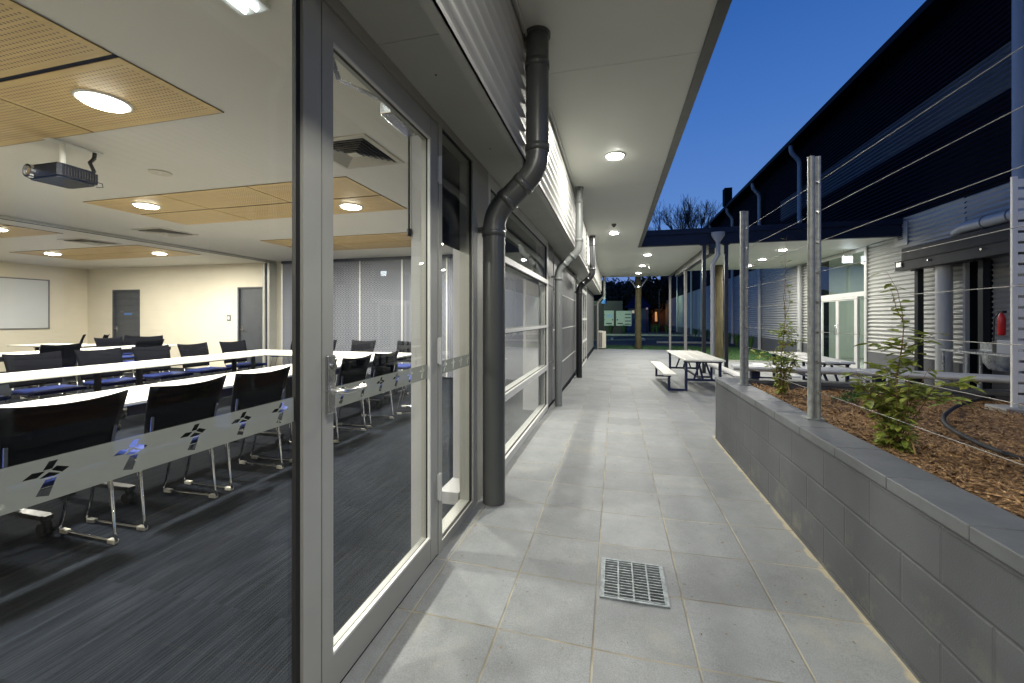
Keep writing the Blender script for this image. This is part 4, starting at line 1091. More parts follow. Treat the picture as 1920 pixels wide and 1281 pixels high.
# ================================================================ CANOPY
cn = thing('court_canopy', 'flat roofed canopy with dark navy fascia between the classroom and the hall', 'canopy', (4.4, 14, 3.3))
mb = MB(); mb.box((.705, 11.80, 3.275), (6.66, 11.93, 3.56), .004); mb.build('fascia', 'navy_steel', cn)
mb = MB(); mb.box((.705, 11.76, 3.562), (6.66, 11.93, 3.70)); mb.build('gutter', 'navy_steel', cn)
mb = MB(); mb.box((2.72, 11.94, 3.29), (6.66, 18.4, 3.31)); mb.build('soffit', 'soffit_white', cn)
mb = MB(); mb.box((2.72, 11.94, 3.34), (6.66, 18.4, 3.45)); mb.build('roof', 'roof_dark', cn)
mb = MB(); mb.box((2.442, 11.94, 3.20), (2.48, 20.4, 3.42)); mb.box((2.66, 11.94, 3.26), (2.70, 18.4, 3.42)); mb.box((2.45, 12.02, 3.05), (2.60, 18.4, 3.20)); mb.build('beam', 'gutter_dark', cn)
def postx(x, y, w_, mat, label, zt=3.27):
    t_ = thing('canopy_post', label, 'post', (x, y, G(y)), 'square steel posts carrying the canopy roofs')
    mb = MB(); mb.box((x-w_/2, y-w_/2, G(y)+.012), (x+w_/2, y+w_/2, zt-.012), .006); mb.build('shaft', mat, t_)
    mb = MB(); mb.box((x-w_*.8, y-w_*.8, G(y)), (x+w_*.8, y+w_*.8, G(y)+.0118)); mb.build('base_plate', mat, t_)
    mb = MB(); mb.box((x-w_*.9, y-w_*.7, zt-.0118), (x+w_*.9, y+w_*.7, zt)); 
    for q in (-1, 1): mb.tube([(x+q*w_*.8, y, zt-.03), (x+q*w_*.8, y, zt-.0119)], .014, 8)
    mb.build('top_plate', mat, t_)
postx(2.30, 11.86, .09, 'post_dark', 'dark steel post left of the downpipe under the canopy corner')
postx(2.84, 11.86, .09, 'post_dark', 'dark steel post right of the downpipe under the canopy corner')
postx(2.47, 15.9, .09, 'post_grey', 'grey steel post midway along the far edge of the walkway roof', 3.04)
postx(2.47, 20.2, .09, 'post_grey', 'grey steel post at the far end of the walkway roof', 3.19)
# rain head and downpipe
rh = thing('rainhead_downpipe', 'white downpipe with flared rainwater head hanging on the canopy gutter', 'downpipe', (2.55, 11.7, -.15))
mb = MB(); v = []
for zz, a, b in ((3.55, .17, .10), (3.46, .16, .10), (3.36, .10, .08), (3.30, .055, .055)):
    for k in range(12):
        t0 = 2*math.pi*k/12; v.append((2.60 + a*math.cos(t0), 11.66 + b*math.sin(t0), zz))
mb.add(v, [(12*i+k, 12*i+(k+1) % 12, 12*(i+1)+(k+1) % 12, 12*(i+1)+k) for i in range(3) for k in range(12)], True); mb.build('rain_head', 'pipe_white', rh)
mb = MB(); mb.tube(arc_pts([(2.60, 11.66, 3.30), (2.60, 11.66, 2.95), (2.48, 11.70, 2.72), (2.48, 11.70, -.15)], .06), .055, 16); mb.build('pipe', 'pipe_white', rh)
for z in (2.95, 2.68, 1.2):
    mb = MB(); mb.tube([((2.60 if z > 2.8 else 2.48), (11.66 if z > 2.8 else 11.70), z), ((2.60 if z > 2.8 else 2.48), (11.66 if z > 2.8 else 11.70), z+.05)], .060, 16)
    mb.build('joint', 'pipe_white', rh)

# timber poles
for (x, y, zt, lb, strut) in ((1.10, 20.9, 3.9, 'round timber pole with metal collar and struts at the end of the walkway', True), (3.75, 16.7, 3.28, 'round timber pole standing on the lawn edge behind the downpipe', False)):
    t_ = thing('timber_pole', lb, 'pole', (x, y, -.17), 'round timber poles')
    mb = MB(); n = 12; mb.tube([(x + .01*math.sin(k*1.7), y, -.2 + (zt+.2)*k/n) for k in range(n+1)], [.155 - .0015*k for k in range(n+1)], 20); mb.build('trunk', 'pole_unlit' if strut else 'pole_wood', t_)
    if strut:
        mb = MB(); mb.tube([(x, y, 2.80), (x, y, 2.88)], .165, 20); mb.build('collar', 'steel', t_)
        for s in (-1, 1):
            mb = MB(); mb.tube([(x + s*.14, y, 2.84), (x + s*.75, y, 3.75)], .03, 8); mb.build('strut', 'galv', t_)

# ================================================================ HALL BUILDING (large, dark, corrugated)
HX = 6.72
hl = thing('hall_building', 'tall dark corrugated steel hall with a pale lower wall and a grey stripe', 'building', (9, 20, 0))
D0, D1 = 13.35, 16.25      # glazed doors
corr(10.05, D0-.06, .42, 3.715, .103, .023, HX).build('lower_cladding', 'clad_light', hl)
corr(D1+.06, 24.0, .42, 3.715, .103, .023, HX).build('lower_cladding', 'clad_light', hl)
corr(24.0, 66, .42, 3.715, .103, .023, HX).build('lower_cladding', 'clad_pale', hl)
corr(5.0, 66, 3.74, 5.34, .103, .023, HX).build('upper_cladding', 'clad_navy', hl)
corr(5.0, 19.4, 5.345, 6.15, .103, .023, HX).build('stripe_cladding', 'clad_stripe', hl)
corr(19.4, 66, 5.345, 6.15, .103, .023, HX).build('upper_cladding', 'clad_navy', hl)
corr(5.0, 66, 6.155, 7.85, .103, .023, HX).build('upper_cladding', 'clad_navy', hl)
mb = MB(); mb.box((HX+.026, 4, 3.72), (HX+.4, 66, 8.0)); mb.box((HX+.026, 10.0, -.3), (HX+.4, D0-.05, 3.72)); mb.box((HX+.026, D1+.05, -.3), (HX+.4, 66, 3.72)); mb.box((HX-.028, 5, 3.716), (HX+.015, 66, 3.739)); mb.build('wall', 'roof_dark', hl)
mb = MB(); mb.box((HX-.02, 10.05, -.2), (HX+.0155, D0-.06, .405)); mb.box((HX-.02, D1+.06, -.2), (HX+.0155, 66, .405)); mb.build('plinth', 'panel_grey', hl)
mb = MB(); mb.box((HX-.03, 10.05, .406), (HX+.015, D0-.06, .419)); mb.box((HX-.03, D1+.06, .406), (HX+.015, 66, .419)); mb.build('plinth_flashing', 'clad_light', hl)
mb = MB(); mb.box((6.22, 4, 7.70), (6.34, 67, 7.86)); mb.build('gutter', 'clad_navy', hl)
mb = MB(); mb.box((6.3405, 4, 7.78), (7.2, 67, 7.84)); mb.build('eave', 'clad_navy', hl)
mb = MB(); mb.add([(6.30, 4, 7.865), (22, 4, 9.4), (22, 67, 9.4), (6.30, 67, 7.865)], [(0,1,2,3)]); mb.add([(HX+.4, 66, -.3), (30, 66, -.3), (30, 66, 9.3), (HX+.4, 66, 7.86)], [(0,1,2,3)]); mb.build('roof', 'roof_dark', hl)
mb = MB(); mb.box((6.15, 26.0, 7.87), (6.55, 26.5, 8.85)); mb.build('flue', 'roof_dark', hl)
# recess
mb = MB(); mb.box((7.15, 5.0, -.2), (7.3, 10.05, 3.72)); mb.build('wall', 'clad_pale', hl)
corr(5.0, 10.0, .42, 2.62, .103, .023, 7.12).build('lower_cladding', 'clad_pale', hl)
mb = MB(); mb.box((7.10, 5.0, -.2), (7.149, 10.0, .405)); mb.build('plinth', 'panel_grey', hl)
corr(5.0, 10.05, 2.66, 3.715, .103, .023, HX).build('lower_cladding', 'clad_pale', hl)
mb = MB(); mb.box((HX+.026, 5.0, 2.62), (7.149, 10.0, 2.66)); mb.box((HX+.026, 5, 2.661), (HX+.05, 10.0, 3.7)); mb.build('soffit', 'navy_steel', hl)
mb = MB(); 
n = 24
corr(HX, 7.12, .42, 2.62, .103, .012, 10.03, axis='x').build('lower_cladding', 'clad_light', hl)
# corner trims
for (a, b) in ((D0-.10, D0-.05), (D1+.05, D1+.10), (9.99, 10.05)):
    mb = MB(); mb.box((HX-.045, a, -.15), (HX+.026, b, 3.28)); mb.build('corner_trim', 'clad_light', hl)
# vent grille on wall
mb = MB(); mb.box((HX-.045, 11.65, 3.05), (HX-.024, 12.1, 3.62)); vg = mb.build('wall_grille', 'clad_light', hl)
mb = MB()
for k in range(6):
    mb.box((HX-.050, 11.78, 3.2+.05*k), (HX-.0455, 11.97, 3.225+.05*k))
mb.build('louvre', 'joint_navy', vg)
# glazed entry
en = MB(); X1 = HX+.02; X0_ = HX-.045
en.box((X0_, D0-.05, -.15), (X1, D0+.02, 3.28)); en.box((X0_, D1-.02, -.15), (X1, D1+.05, 3.28)); en.box((X0_, D0+.02, 3.18), (X1, D1-.02, 3.28)); en.box((X0_, D0+.02, 1.93), (X1, D1-.02, 2.06)); en.box((X0_, D0+.35, -.15), (X1, D0+.43, 1.93)); en.box((X0_, D1-.43, -.15), (X1, D1-.35, 1.93))
ef = en.build('entry_frame', 'alu_bright', hl)
mb = MB(); mb.box((HX-.01, D0+.02, 2.06), (HX-.004, D1-.02, 3.18)); mb.box((HX-.01, D0+.02, -.12), (HX-.004, D0+.35, 1.93)); mb.box((HX-.01, D1-.35, -.12), (HX-.004, D1-.02, 1.93)); mb.build('pane', 'glass_clear', ef)
mid = (D0 + D1) / 2
for (a, b, hy) in ((D0+.432, mid-.003, mid-.06), (mid+.003, D1-.432, mid+.06)):
    mb = MB(); X1d = HX; mb.box((X0_+.005, a, -.13), (X1d, a+.08, 1.925)); mb.box((X0_+.005, b-.08, -.13), (X1d, b, 1.925)); mb.box((X0_+.006, a+.08, 1.84), (X1d-.001, b-.08, 1.925)); mb.box((X0_+.006, a+.08, -.13), (X1d-.001, b-.08, .02))
    dd = mb.build('door', 'alu_bright', hl)
    mb = MB(); mb.box((HX-.022, a+.08, .02), (HX-.016, b-.08, 1.84)); mb.build('pane', 'glass_clear', dd)
    mb = MB(); mb.tube([(X0_, hy, .80), (X0_-.04, hy, .82), (X0_-.04, hy, 1.08), (X0_, hy, 1.10)], .010, 8); mb.build('handle', 'steel', dd)
# unseen wing and canopy added behind the camera to block the blue sky
mb = MB(); mb.box((-1.0, -6.2, -.2), (HX+.4, -6.0, 4.6)); mb.build('wall', 'clad_pale', hl)
mb = MB(); mb.box((.72, -5.98, 3.29), (HX, -.9, 3.31)); mb.build('soffit', 'soffit_white', hl)
mb = MB(); mb.box((.72, -5.98, 3.34), (HX, -.9, 3.5)); mb.build('roof', 'roof_dark', hl)
o = copy_tree(d0); place(o, (3.6, -1.6, 3.289), 0, 'round downlight behind the camera, added to light the slat screen')  # extra lamp added out of view to brighten the slat screen
for ch in o.children:
    if ch.type == 'LIGHT': ch.data = ch.data.copy(); ch.data.energy = 60
# lobby behind the doors
mb = MB(); mb.box((10.2, D0-1.5, -.15), (10.3, D1+1.5, 3.35)); mb.box((HX+.41, D0-1.6, -.15), (10.2, D0-1.5, 3.35)); mb.box((HX+.41, D1+1.5, -.15), (10.2, D1+1.6, 3.35)); mb.box((HX+.03, D0-1.5, 3.30), (10.2, D1+1.5, 3.35)); mb.build('lobby_wall', 'hall_wall', hl)
mb = MB(); mb.box((HX+.03, D0-1.5, -.2), (10.2, D1+1.5, -.151)); mb.build('lobby_floor', 'concrete', hl)
mb = MB(); mb.box((10.12, 15.4, 1.2), (10.19, 17.2, 3.2)); 
for k in range(12): mb.tube([(9.9, 16.2 + k*.1, -.1), (9.9, 16.2 + k*.1, 1.9)], .045, 8)
mb.build('curtain', 'curtain', hl)
mb = MB(); mb.bar((8.6, 12.6, .2), (8.6, 15.9, 1.9), .08, .22); mb.build('stair_stringer', 'concrete', hl)
ll = bpy.data.lights.new('lobby_lamp', 'AREA'); ll.size = .5; ll.energy = 130; ll.color = (.9, 1, .88); lo = bpy.data.objects.new('lobby_lamp', ll); col.objects.link(lo); lo.location = (8.4, 14.8, 3.2)
lo.parent = hl; lo.matrix_parent_inverse = Matrix.Translation(-Vector(hl.location))
# downpipes on the hall
for k, y in enumerate((8.75, 17.25, 21.6, 26.2, 30.6, 35.0, 39.4, 48)):
    z0 = 2.75 if k == 0 else -.15
    t_ = thing('downpipe', ['blue grey hall downpipe above the slatted screen', 'white downpipe on the hall wall just left of the doors, bent at the eave', 'pale downpipe on the hall wall left of the near trellis post', 'pale hall downpipe behind the canopy posts', 'hall downpipe fifth along the dark wall', 'hall downpipe sixth along the dark wall', 'hall downpipe seventh along the dark wall', 'farthest hall downpipe on the dark wall'][k], 'downpipe', (6.6, y, z0), 'round downpipes on the tall hall wall')
    mb = MB(); mb.tube(arc_pts([(6.60, y, z0), (6.60, y, 7.1), (6.32, y, 7.45), (6.32, y, 7.72)], .12), .075 if k else .10, 14); mb.build('pipe', 'pipe_white', t_)
    mb = MB()
    for z in ((3.2, 5.0) if k == 0 else (1.0, 2.6, 5.0)): mb.box((6.58, y-.09, z), (6.70, y+.09, z+.03))
    mb.build('bracket', 'pipe_white', t_)

# exit sign
ex = thing('exit_sign', 'glowing white exit sign box hanging from the canopy soffit above the hall doors', 'exit sign', (6.3, 14.45, 3.1))
mb = MB(); mb.box((6.36, 13.80, 2.90), (6.62, 13.84, 3.10), .006); mb.build('housing', 'white_paint', ex)
mb = MB(); mb.box((6.372, 13.794, 2.912), (6.608, 13.7995, 3.088)); mb.build('lit_face', 'exit_glow', ex)
mb = MB(); mb.tube([(6.40, 13.82, 3.10), (6.40, 13.82, 3.289)], .006, 6); mb.tube([(6.58, 13.82, 3.10), (6.58, 13.82, 3.289)], .006, 6); mb.build('hanger', 'steel', ex)
mb = MB(); mb.box((6.621, 13.805, 3.03), (6.626, 13.835, 3.09)); mb.build('indicator', 'red_glow', ex)
# blue wall button
bt = thing('door_button', 'small blue push button box on the pale wall left of the hall doors', 'button', (6.68, 16.5, 1.2))
mb = MB(); mb.box((6.66, 16.42, 1.16), (6.704, 16.50, 1.26), .004); mb.build('box', 'label_blue', bt)
mb = MB(); mb.tube([(6.66, 16.46, 1.21), (6.65, 16.46, 1.21)], .02, 10); mb.build('push_knob', 'white_paint', bt)

# awning over the washing-up bench
aw = thing('awning_frame', 'black steel beam awning with roller box over the wash bench', 'awning', (6.4, 9.5, 0))
mb = MB(); mb.box((6.22, 6.5, 2.39), (6.34, 11.25, 2.58)); mb.box((6.20, 6.5, 2.5805), (6.36, 11.25, 2.592)); mb.box((6.20, 6.5, 2.378), (6.36, 11.25, 2.3895)); mb.build('beam', 'shutter', aw)
mb = MB(); mb.box((6.365, 6.5, 2.62), (6.70, 11.3, 2.90), .01); mb.build('roller_box', 'shutter', aw)
mb = MB(); mb.box((6.361, 6.5, 2.40), (6.70, 11.0, 2.44)); mb.build('underside', 'black_plastic', aw)
for y in (11.0, 9.35):
    mb = MB(); mb.box((6.47, y-.055, G(y)), (6.58, y+.055, 2.399), .004); mb.box((6.42, y-.09, 2.36), (6.469, y+.09, 2.399)); mb.build('post', 'shutter', aw)
mb = MB(); mb.box((6.19, 11.0, 2.46), (6.199, 11.16, 2.56)); mb.tube([(6.21, 10.2, 2.5), (6.19, 10.2, 2.5)], .02, 8); mb.tube([(6.21, 8.95, 2.52), (6.19, 8.95, 2.52)], .02, 8); mb.build('fixing_plate', 'steel', aw)
fp = thing('flue_pipe', 'thick blue grey pipe lying along the hall wall above the roller box', 'pipe', (6.55, 9, 3.05))
mb = MB(); mb.tube([(6.5, 6.5, 3.05), (6.5, 9.7, 3.05), (6.62, 10.1, 3.02)], .11, 18); mb.build('pipe', 'clad_pale', fp)
for y in (8.75, 9.25):
    mb = MB(); mb.tube([(6.5, y, 3.05), (6.5, y+.02, 3.05)], .117, 18); mb.build('joint', 'panel_grey', fp)
wc = thing('wall_column', 'thick pale round column standing against the hall wall beside the wash bench', 'column', (6.5, 10.3, -.14))
mb = MB(); mb.tube([(6.5, 10.25, -.14), (6.5, 10.25, 2.385)], .13, 24); mb.build('shaft', 'clad_light', wc)
mb = MB(); mb.tube([(6.5, 10.25, -.14), (6.5, 10.25, -.10)], .15, 24); mb.build('base', 'concrete', wc)
# stainless wash bench
sk = thing('wash_bench', 'stainless steel bench with a hanging sink bowl beside the hall wall', 'sink bench', (6.0, 8.6, -.1))
mb = MB(); mb.box((5.80, 7.7, .715), (6.45, 9.30, .745), .004); mb.box((6.43, 7.7, .7451), (6.45, 9.30, .86)); mb.build('top', 'stainless', sk)
mb = MB()
v = []
for z, a in ((.714, .25), (.58, .235), (.48, .17), (.46, .10)):
    for k in range(16): v.append((6.08 + a*math.cos(k*math.pi/8)*.9, 8.35 + a*math.sin(k*math.pi/8)*1.1, z))
mb.add(v, [(16*i+k, 16*i+(k+1) % 16, 16*(i+1)+(k+1) % 16, 16*(i+1)+k) for i in range(3) for k in range(16)] + [tuple(range(48, 64))], True); mb.build('sink_bowl', 'stainless', sk)
for (x, y) in ((5.85, 9.24), (6.40, 9.24), (5.85, 7.78), (6.40, 7.78), (5.85, 8.72)):
    mb = MB(); mb.tube([(x, y, G(8.5)), (x, y, .714)], .02, 10); mb.build('leg', 'stainless', sk)
mb = MB(); mb.tube([(6.38, 8.4, .745), (6.38, 8.4, .98), (6.30, 8.4, 1.02), (6.22, 8.4, .96)], .012, 8); mb.build('tap', 'chrome', sk)
bx = thing('bench_box', 'white box appliance standing on the stainless wash bench', 'box', (6.2, 8.0, .745))
mb = MB(); mb.box((5.95, 7.85, .746), (6.35, 8.30, .96), .008); mb.build('body', 'pipe_white', bx)
mb = MB(); mb.box((6.0, 8.301, .80), (6.12, 8.31, .93)); mb.box((6.0, 8.35, .746), (6.2, 8.45, .93), .006); mb.build('front_panel', 'black_plastic', bx)
pm = thing('water_pump', 'small pale pump with round motor on the ground under the wash bench', 'pump', (6.0, 8.3, -.09))
mb = MB(); mb.tube([(5.85, 8.35, .06), (6.2, 8.35, .06)], .10, 18); mb.build('motor', 'stainless', pm)
mb = MB(); mb.tube([(5.72, 8.35, .06), (5.849, 8.35, .06)], .06, 14); mb.tube([(5.76, 8.35, .12), (5.76, 8.35, .25)], .02, 8); mb.build('pump_head', 'pipe_white', pm)
mb = MB(); mb.box((5.85, 8.25, -.09), (6.15, 8.45, -.05)); mb.build('foot', 'black_plastic', pm)
fe = thing('fire_extinguisher', 'red fire extinguisher hanging beside the slatted screen', 'fire extinguisher', (6.45, 8.5, 1.0))
mb = MB(); ex_, ey_ = 6.38, 8.80
mb.tube([(ex_, ey_, 1.02), (ex_, ey_, 1.04), (ex_, ey_, 1.30), (ex_, ey_, 1.36), (ex_, ey_, 1.40)], [.035, .05, .05, .036, .018], 18); mb.build('cylinder', 'red_paint', fe)
mb = MB(); mb.box((ex_-.03, ey_-.06, 1.40), (ex_+.03, ey_+.05, 1.44), .004); mb.tube([(ex_, ey_+.05, 1.41), (ex_-.02, ey_+.11, 1.30), (ex_-.02, ey_+.12, .95), (ex_-.02, ey_+.14, .88)], .010, 8); mb.build('hose', 'black_plastic', fe)

# ================================================================ BACKGROUND
cb_ = thing('site_cabinet', 'dark cabinet frame with two pale doors beyond the car park', 'cabinet', (-1, 39.2, -.1))
bx0 = -2.62; yb = 38.6
mb = MB(); mb.box((bx0-.35, yb+.02, -.1), (bx0+3.3, yb+.9, 2.9)); mb.build('housing', 'black_plastic', cb_)
def cabdoor(x0, x1, z0, z1, marks, lab):
    mb = MB(); mb.box((x0, yb-.05, z0), (x1, yb+.019, z1), .01); d = mb.build('cabinet_door', 'cabinet', cb_); d['label'] = lab
    mb = MB()
    for (a, b, c, e) in marks:
        mb.box((x0+(x1-x0)*a, yb-.058, z0+(z1-z0)*b), (x0+(x1-x0)*c, yb-.0505, z0+(z1-z0)*e))
    mb.build('louvre', 'joint_navy', d); return d
pA = unproj(1126, 611, Y=yb); pB = unproj(1151, 582.5, Y=yb)
l1 = cabdoor(pA[0], pB[0], pA[2], pB[2], [(.28,.70,.34,.75), (.28,.37,.34,.42), (.42,.12,.85,.19), (.86,.36,.95,.44)], 'left pale cabinet door with a light blue label')
mb = MB(); mb.box((pA[0]+.55, yb-.058, pB[2]-.62), (pA[0]+1.05, yb-.0505, pB[2]-.34)); mb.build('label_plate', 'label_pale', l1)
pA = unproj(1155, 611, Y=yb); pB = unproj(1184, 583, Y=yb)
cabdoor(pA[0], pB[0], pA[2], pB[2], [(.58,.74,.95,.80), (.58,.51,.95,.57), (.58,.29,.95,.35), (.58,.08,.95,.14), (.10,.12,.44,.19), (.05,.36,.13,.44)], 'right pale cabinet door with a column of dark vents')
# dark column / duct at the far end of the classroom
dk = thing('duct_riser', 'grey vertical duct above the dark cabinet at the far end of the walkway', 'duct', (-.6, 24, 1.5))
p = unproj(1134, 545, Y=30); mb = MB(); mb.tube([(p[0], 30, 2.65), (p[0], 30, 6.5)], .085, 14); mb.build('pipe', 'pipe_white', dk)
mb = MB(); mb.tube([(p[0]-.05, 30, 2.35), (p[0], 30, 2.64)], [.22, .12], 14); mb.build('cowl', 'label_blue', dk)
mb = MB(); mb.box((-1.9, 29.9, -.3), (p[0]-.05, 30.3, 2.33)); mb.build('stand', 'black_plastic', dk)
# street trees and hill-side mass
def tree(x, y, h, wd_, seed, label, grp='dark trees beyond the road', leaves=3200):
    rnd = random.Random(seed); t_ = thing('tree', label, 'tree', (x, y, -.4), grp)
    mb = MB(); top = h*.55; mb.tube([(x, y, -.4), (x+rnd.uniform(-.2,.2), y, top*.5), (x+rnd.uniform(-.3,.3), y, top)], [.03*h, .022*h, .012*h], 8)
    for k in range(6):
        a = rnd.uniform(0, 6.28); z0 = rnd.uniform(.25, .55)*h; mb.tube([(x, y, z0), (x+math.cos(a)*wd_*.3, y+math.sin(a)*wd_*.3, z0+.2*h)], [.010*h, .004*h], 5)
    mb.build('trunk', 'bark_dark', t_)
    mb = MB(); cl = []
    for k in range(16):
        a = rnd.uniform(0, 6.28); q = math.sqrt(rnd.random())*.5*wd_*.75; cl.append((x+math.cos(a)*q, y+math.sin(a)*q, h*rnd.uniform(.38, .86), rnd.uniform(.14, .24)*wd_))
    for k in range(leaves):
        c = cl[rnd.randrange(16)]; u = Vector((rnd.gauss(0,1), rnd.gauss(0,1), rnd.gauss(0,.8))).normalized() * c[3] * rnd.uniform(.5, 1.1)
        pz = Vector((c[0], c[1], c[2])) + u; s = rnd.uniform(.16, .40)
        d1_ = Vector((rnd.gauss(0,1), rnd.gauss(0,1), rnd.gauss(0,1))).normalized(); d2_ = d1_.cross(Vector((rnd.gauss(0,1), rnd.gauss(0,1), rnd.gauss(0,1)))).normalized()
        mb.add([pz - d1_*s, pz + d2_*s*.5, pz + d1_*s, pz - d2_*s*.5], [(0,1,2,3)])
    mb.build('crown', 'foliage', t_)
names = ['leftmost dark tree beyond the road behind the cabinet', 'second dark tree from the left beyond the road', 'third dark tree from the left beyond the road', 'dark tree right above the cabinet doors', 'dark tree just left of the timber pole', 'dark tree just right of the timber pole', 'rightmost dark tree beyond the road beside the hall wall', 'dark tree far behind the lit house', 'tall dark tree in the back row by the pole']
for k, (px, Y_, h, w_) in enumerate(((1108, 60, 8.2, 9), (1128, 66, 8.4, 8), (1148, 58, 7.2, 7.5), (1165, 68, 8.4, 8), (1188, 62, 7.4, 7.5), (1216, 64, 7.8, 7), (1236, 60, 8.6, 7.5), (1205, 78, 8.6, 9), (1175, 82, 9.2, 10))):
    p = unproj(px, 600, Y=Y_); tree(p[0], Y_, h - 1.3, w_, 60+k, names[k])
# hill behind
mb = MB(); n = 60; v = []
for i in range(n+1):
    x = -120 + 240*i/n; h = 7.5 + 1.2*math.sin(i*.7) + .8*math.sin(i*1.9); v += [(x, 110, -1), (x, 125, h), (x, 160, h*.8)]
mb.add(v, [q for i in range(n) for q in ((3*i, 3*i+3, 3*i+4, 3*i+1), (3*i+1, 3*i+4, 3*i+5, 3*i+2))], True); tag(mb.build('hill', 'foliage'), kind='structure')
# house with lit windows
hs = thing('brick_house', 'low house with blue dark roof and lit windows beyond the road', 'house', (2.5, 54, -.3))
def hb(px0, px1, Y_, z0, z1):
    a = unproj(px0, 600, Y=Y_)[0]; b = unproj(px1, 600, Y=Y_)[0]; return a, b
a, b = hb(1178, 1216, 54, 0, 1)
mb = MB(); mb.box((a, 54, -.4), (b, 58, 2.6)); mb.build('wall', 'house_wall', hs)
mb = MB(); c_ = (a+b)/2; mb.add([(a-.4, 53.6, 2.6), (b+.4, 53.6, 2.6), (b+.4, 58.4, 2.6), (a-.4, 58.4, 2.6), (c_-.4, 56, 4.3), (c_+.4, 56, 4.3)], [(0,1,5,4), (1,2,5), (2,3,4,5), (3,0,4)]); mb.build('roof', 'roof_navy', hs)
for px in (1187, 1197):
    p0 = unproj(px, 600, Y=53.95); mb = MB(); mb.box((p0[0]-.15, 53.93, 1.95), (p0[0]+.15, 53.97, 2.3)); wn_ = mb.build('window', 'window_pale', hs)
    mb = MB(); mb.box((p0[0]-.18, 53.90, 1.90), (p0[0]+.18, 53.925, 1.94)); mb.build('sill', 'house_wall', wn_)
h2 = thing('lit_house', 'brick house glowing orange beside the hall wall beyond the road', 'house', (7.5, 60, -.3))
a, b = hb(1222, 1236, 60, 0, 1)
mb = MB(); mb.box((a, 60, -.4), (b+2, 64, 2.6)); mb.build('wall', 'brick', h2)
mb = MB(); mb.add([(a-.4, 59.6, 2.6), (b+2.4, 59.6, 2.6), (b+2.4, 64.4, 2.6), (a-.4, 64.4, 2.6), (a+1, 62, 3.9), (b+1, 62, 3.9)], [(0,1,5,4), (1,2,5), (2,3,4,5), (3,0,4)]); mb.build('roof', 'roof_dark', h2)
p0 = unproj(1231, 600, Y=59.95); mb = MB(); mb.box((p0[0]-.2, 59.93, .9), (p0[0]+.25, 59.97, 2.2)); mb.build('window', 'window_lit', h2)
mb = MB(); mb.box((p0[0]-.27, 59.90, .83), (p0[0]+.32, 59.925, .89)); mb.build('sill', 'white_paint', h2)
pl_ = bpy.data.lights.new('porch_lamp', 'POINT'); pl_.energy = 14; pl_.color = (1, .5, .2); pl_.shadow_soft_size = .1; lo = bpy.data.objects.new('porch_lamp', pl_); col.objects.link(lo); lo.location = (p0[0], 58.8, 2.2)
lo.parent = h2; lo.matrix_parent_inverse = Matrix.Translation(-Vector(h2.location))
rb = thing('red_light_streak', 'thin red post standing in for a light streak beyond the car park right of the timber pole', 'post', (2, 45, 0))  # streak of red light shaped as a post with a glowing plate
p0 = unproj(1213, 600, Y=44); mb = MB(); mb.box((p0[0]-.06, 44, -.2), (p0[0]+.06, 44.1, 2.4)); mb.build('shaft', 'red_dull', rb)
mb = MB(); mb.box((p0[0]-.09, 43.98, 2.2), (p0[0]+.09, 43.999, 2.4)); mb.build('streak_glow', 'red_glow', rb)
# street lamps light the car park and the hall wall (greenish)
for k, (x, y, z, e, lb, rot) in enumerate(((4.6, 46.5, 4.4, 900, 'garden floodlight on a short pole lighting the far hall wall', (0, R(-62), R(8))), (-4.5, 26, 4.6, 8000, 'floodlight on a pole out of view lighting the cabinet doors', (R(68), 0, R(-14))))):
    t_ = thing('flood_light', lb, 'light', (x, y, -.1))
    mb = MB(); mb.tube([(x, y, -.1), (x, y, z)], .05, 8); mb.build('pole', 'post_dark', t_)
    mb = MB(); mb.obox((x+.1, y, z), (.25, .3, .08), ry=-.5); mb.build('head', 'post_dark', t_)
    ld = bpy.data.lights.new('lamp', 'SPOT'); ld.energy = e; ld.color = (.72, 1, .66); ld.spot_size = R(95); ld.spot_blend = .6; ld.shadow_soft_size = .08
    lo = bpy.data.objects.new('lamp', ld); col.objects.link(lo); lo.location = (x, y, z-.12); lo.rotation_euler = rot
    lo.parent = t_; lo.matrix_parent_inverse = Matrix.Translation(-Vector(t_.location))
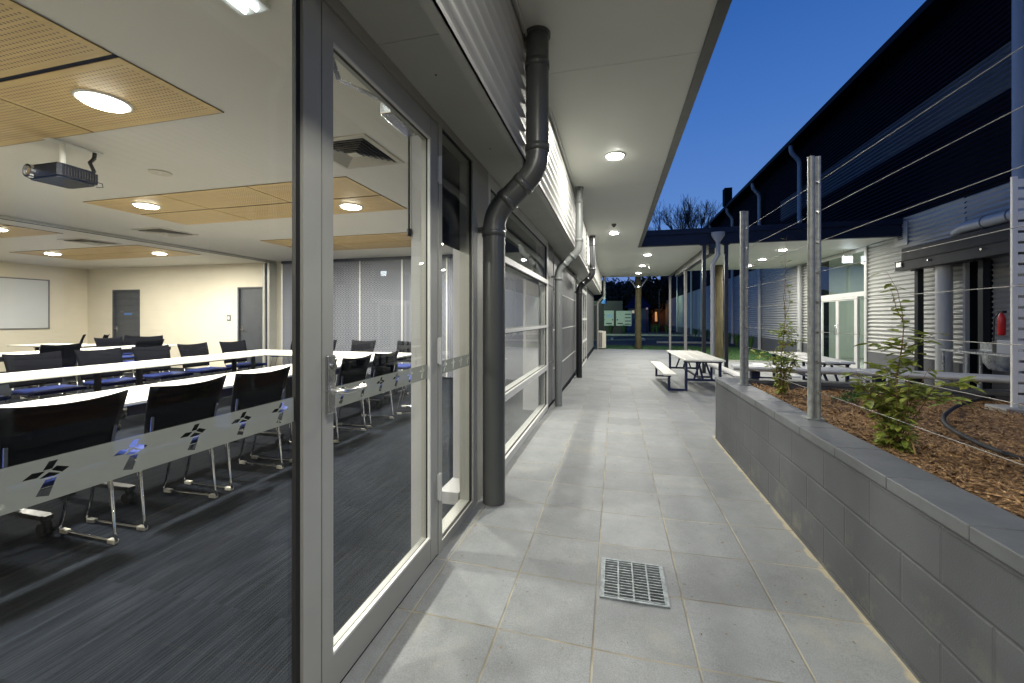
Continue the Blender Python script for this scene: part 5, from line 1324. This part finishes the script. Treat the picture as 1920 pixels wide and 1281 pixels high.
# strappy garden plants along the hall and in the far bed
rnd = random.Random(77)
spots = []
for k in range(9): spots.append((6.1 + rnd.uniform(-.25,.2), 21.5 + k*1.5, .75))
for px in (1145, 1170, 1224, 1232, 1250): spots.append((unproj(px, 600, Y=38.4)[0], 38.4 if px != 1170 else 37.8, 1.0))
def strappy(x, y, h, seed):
    r_ = random.Random(seed); t_ = thing('flax_plant', '', 'plant', (x, y, G(y)), 'strappy garden plants along the far beds')
    mb = MB()
    for q in range(40):
        a = r_.uniform(0, 6.28); l_ = h*r_.uniform(.6, 1.1); s = r_.uniform(.1, .6); zb = G(y) if y < 30 else -.1
        p0 = Vector((x, y, zb)); p1 = p0 + Vector((math.cos(a)*s*l_*.5, math.sin(a)*s*l_*.5, l_*.7)); p2 = p0 + Vector((math.cos(a)*s*l_*1.1, math.sin(a)*s*l_*1.1, l_*.95)); w_ = Vector((-math.sin(a), math.cos(a), 0))*.018
        mb.add([p0-w_, p0+w_, p1+w_, p1-w_, p2], [(0,1,2,3), (3,2,4)])
    mb.build('foliage', 'grass_blade', t_); return t_
for k, (x, y, h) in enumerate(spots):
    t_ = strappy(x, y, h, 90+k)
    t_['label'] = (('strappy plant at the foot of the hall wall, %s from the court' % (num + ['tenth'])[k]) if k < 9 else 'strappy plant in the far bed, %s from the left' % num[k-9])
# bare winter tree
bt_ = thing('bare_tree', 'leafless winter tree rising behind the canopy against the blue sky', 'tree', (13.3, 84, -.4))
rnd = random.Random(12); mbT = MB(); mbB = MB(); cx_, cy_ = unproj(1290, 600, Y=84)[0], 84.0
mbT.tube([(cx_, cy_, -.4), (cx_+.2, cy_, 5), (cx_, cy_, 11)], [.55, .45, .35], 8)
def br(p, d, L, r, dep):
    n = 3; pts = [p]
    for i in range(n):
        d = (d + Vector((rnd.gauss(0,.12), rnd.gauss(0,.12), .07))).normalized(); pts.append(pts[-1] + d*L/n)
    mbB.tube(pts, [max(r*(1 - .4*i/n), .017) for i in range(n+1)], 4, cap=False)
    if dep == 0: return
    for k in range(rnd.choice((3, 4, 4)) if dep > 1 else 4):
        a = rnd.uniform(0, 6.28); s = rnd.uniform(.25, .60); side = d.cross(Vector((math.cos(a), math.sin(a), .3))).normalized()
        br(pts[rnd.choice((2, 3, 3))], (d + side*s + Vector((0,0,.18))).normalized(), L*rnd.uniform(.62, .82), r*.58, dep-1)
for k in range(7):
    a = k*.9 + .3; br(Vector((cx_, cy_, 9.5 + .3*k)), Vector((math.cos(a)*.62, math.sin(a)*.62, 1)).normalized(), rnd.uniform(4.0, 5.0), .17, 4)
mbT.build('trunk', 'bark_dark', bt_); mbB.build('branches', 'bark_dark', bt_)
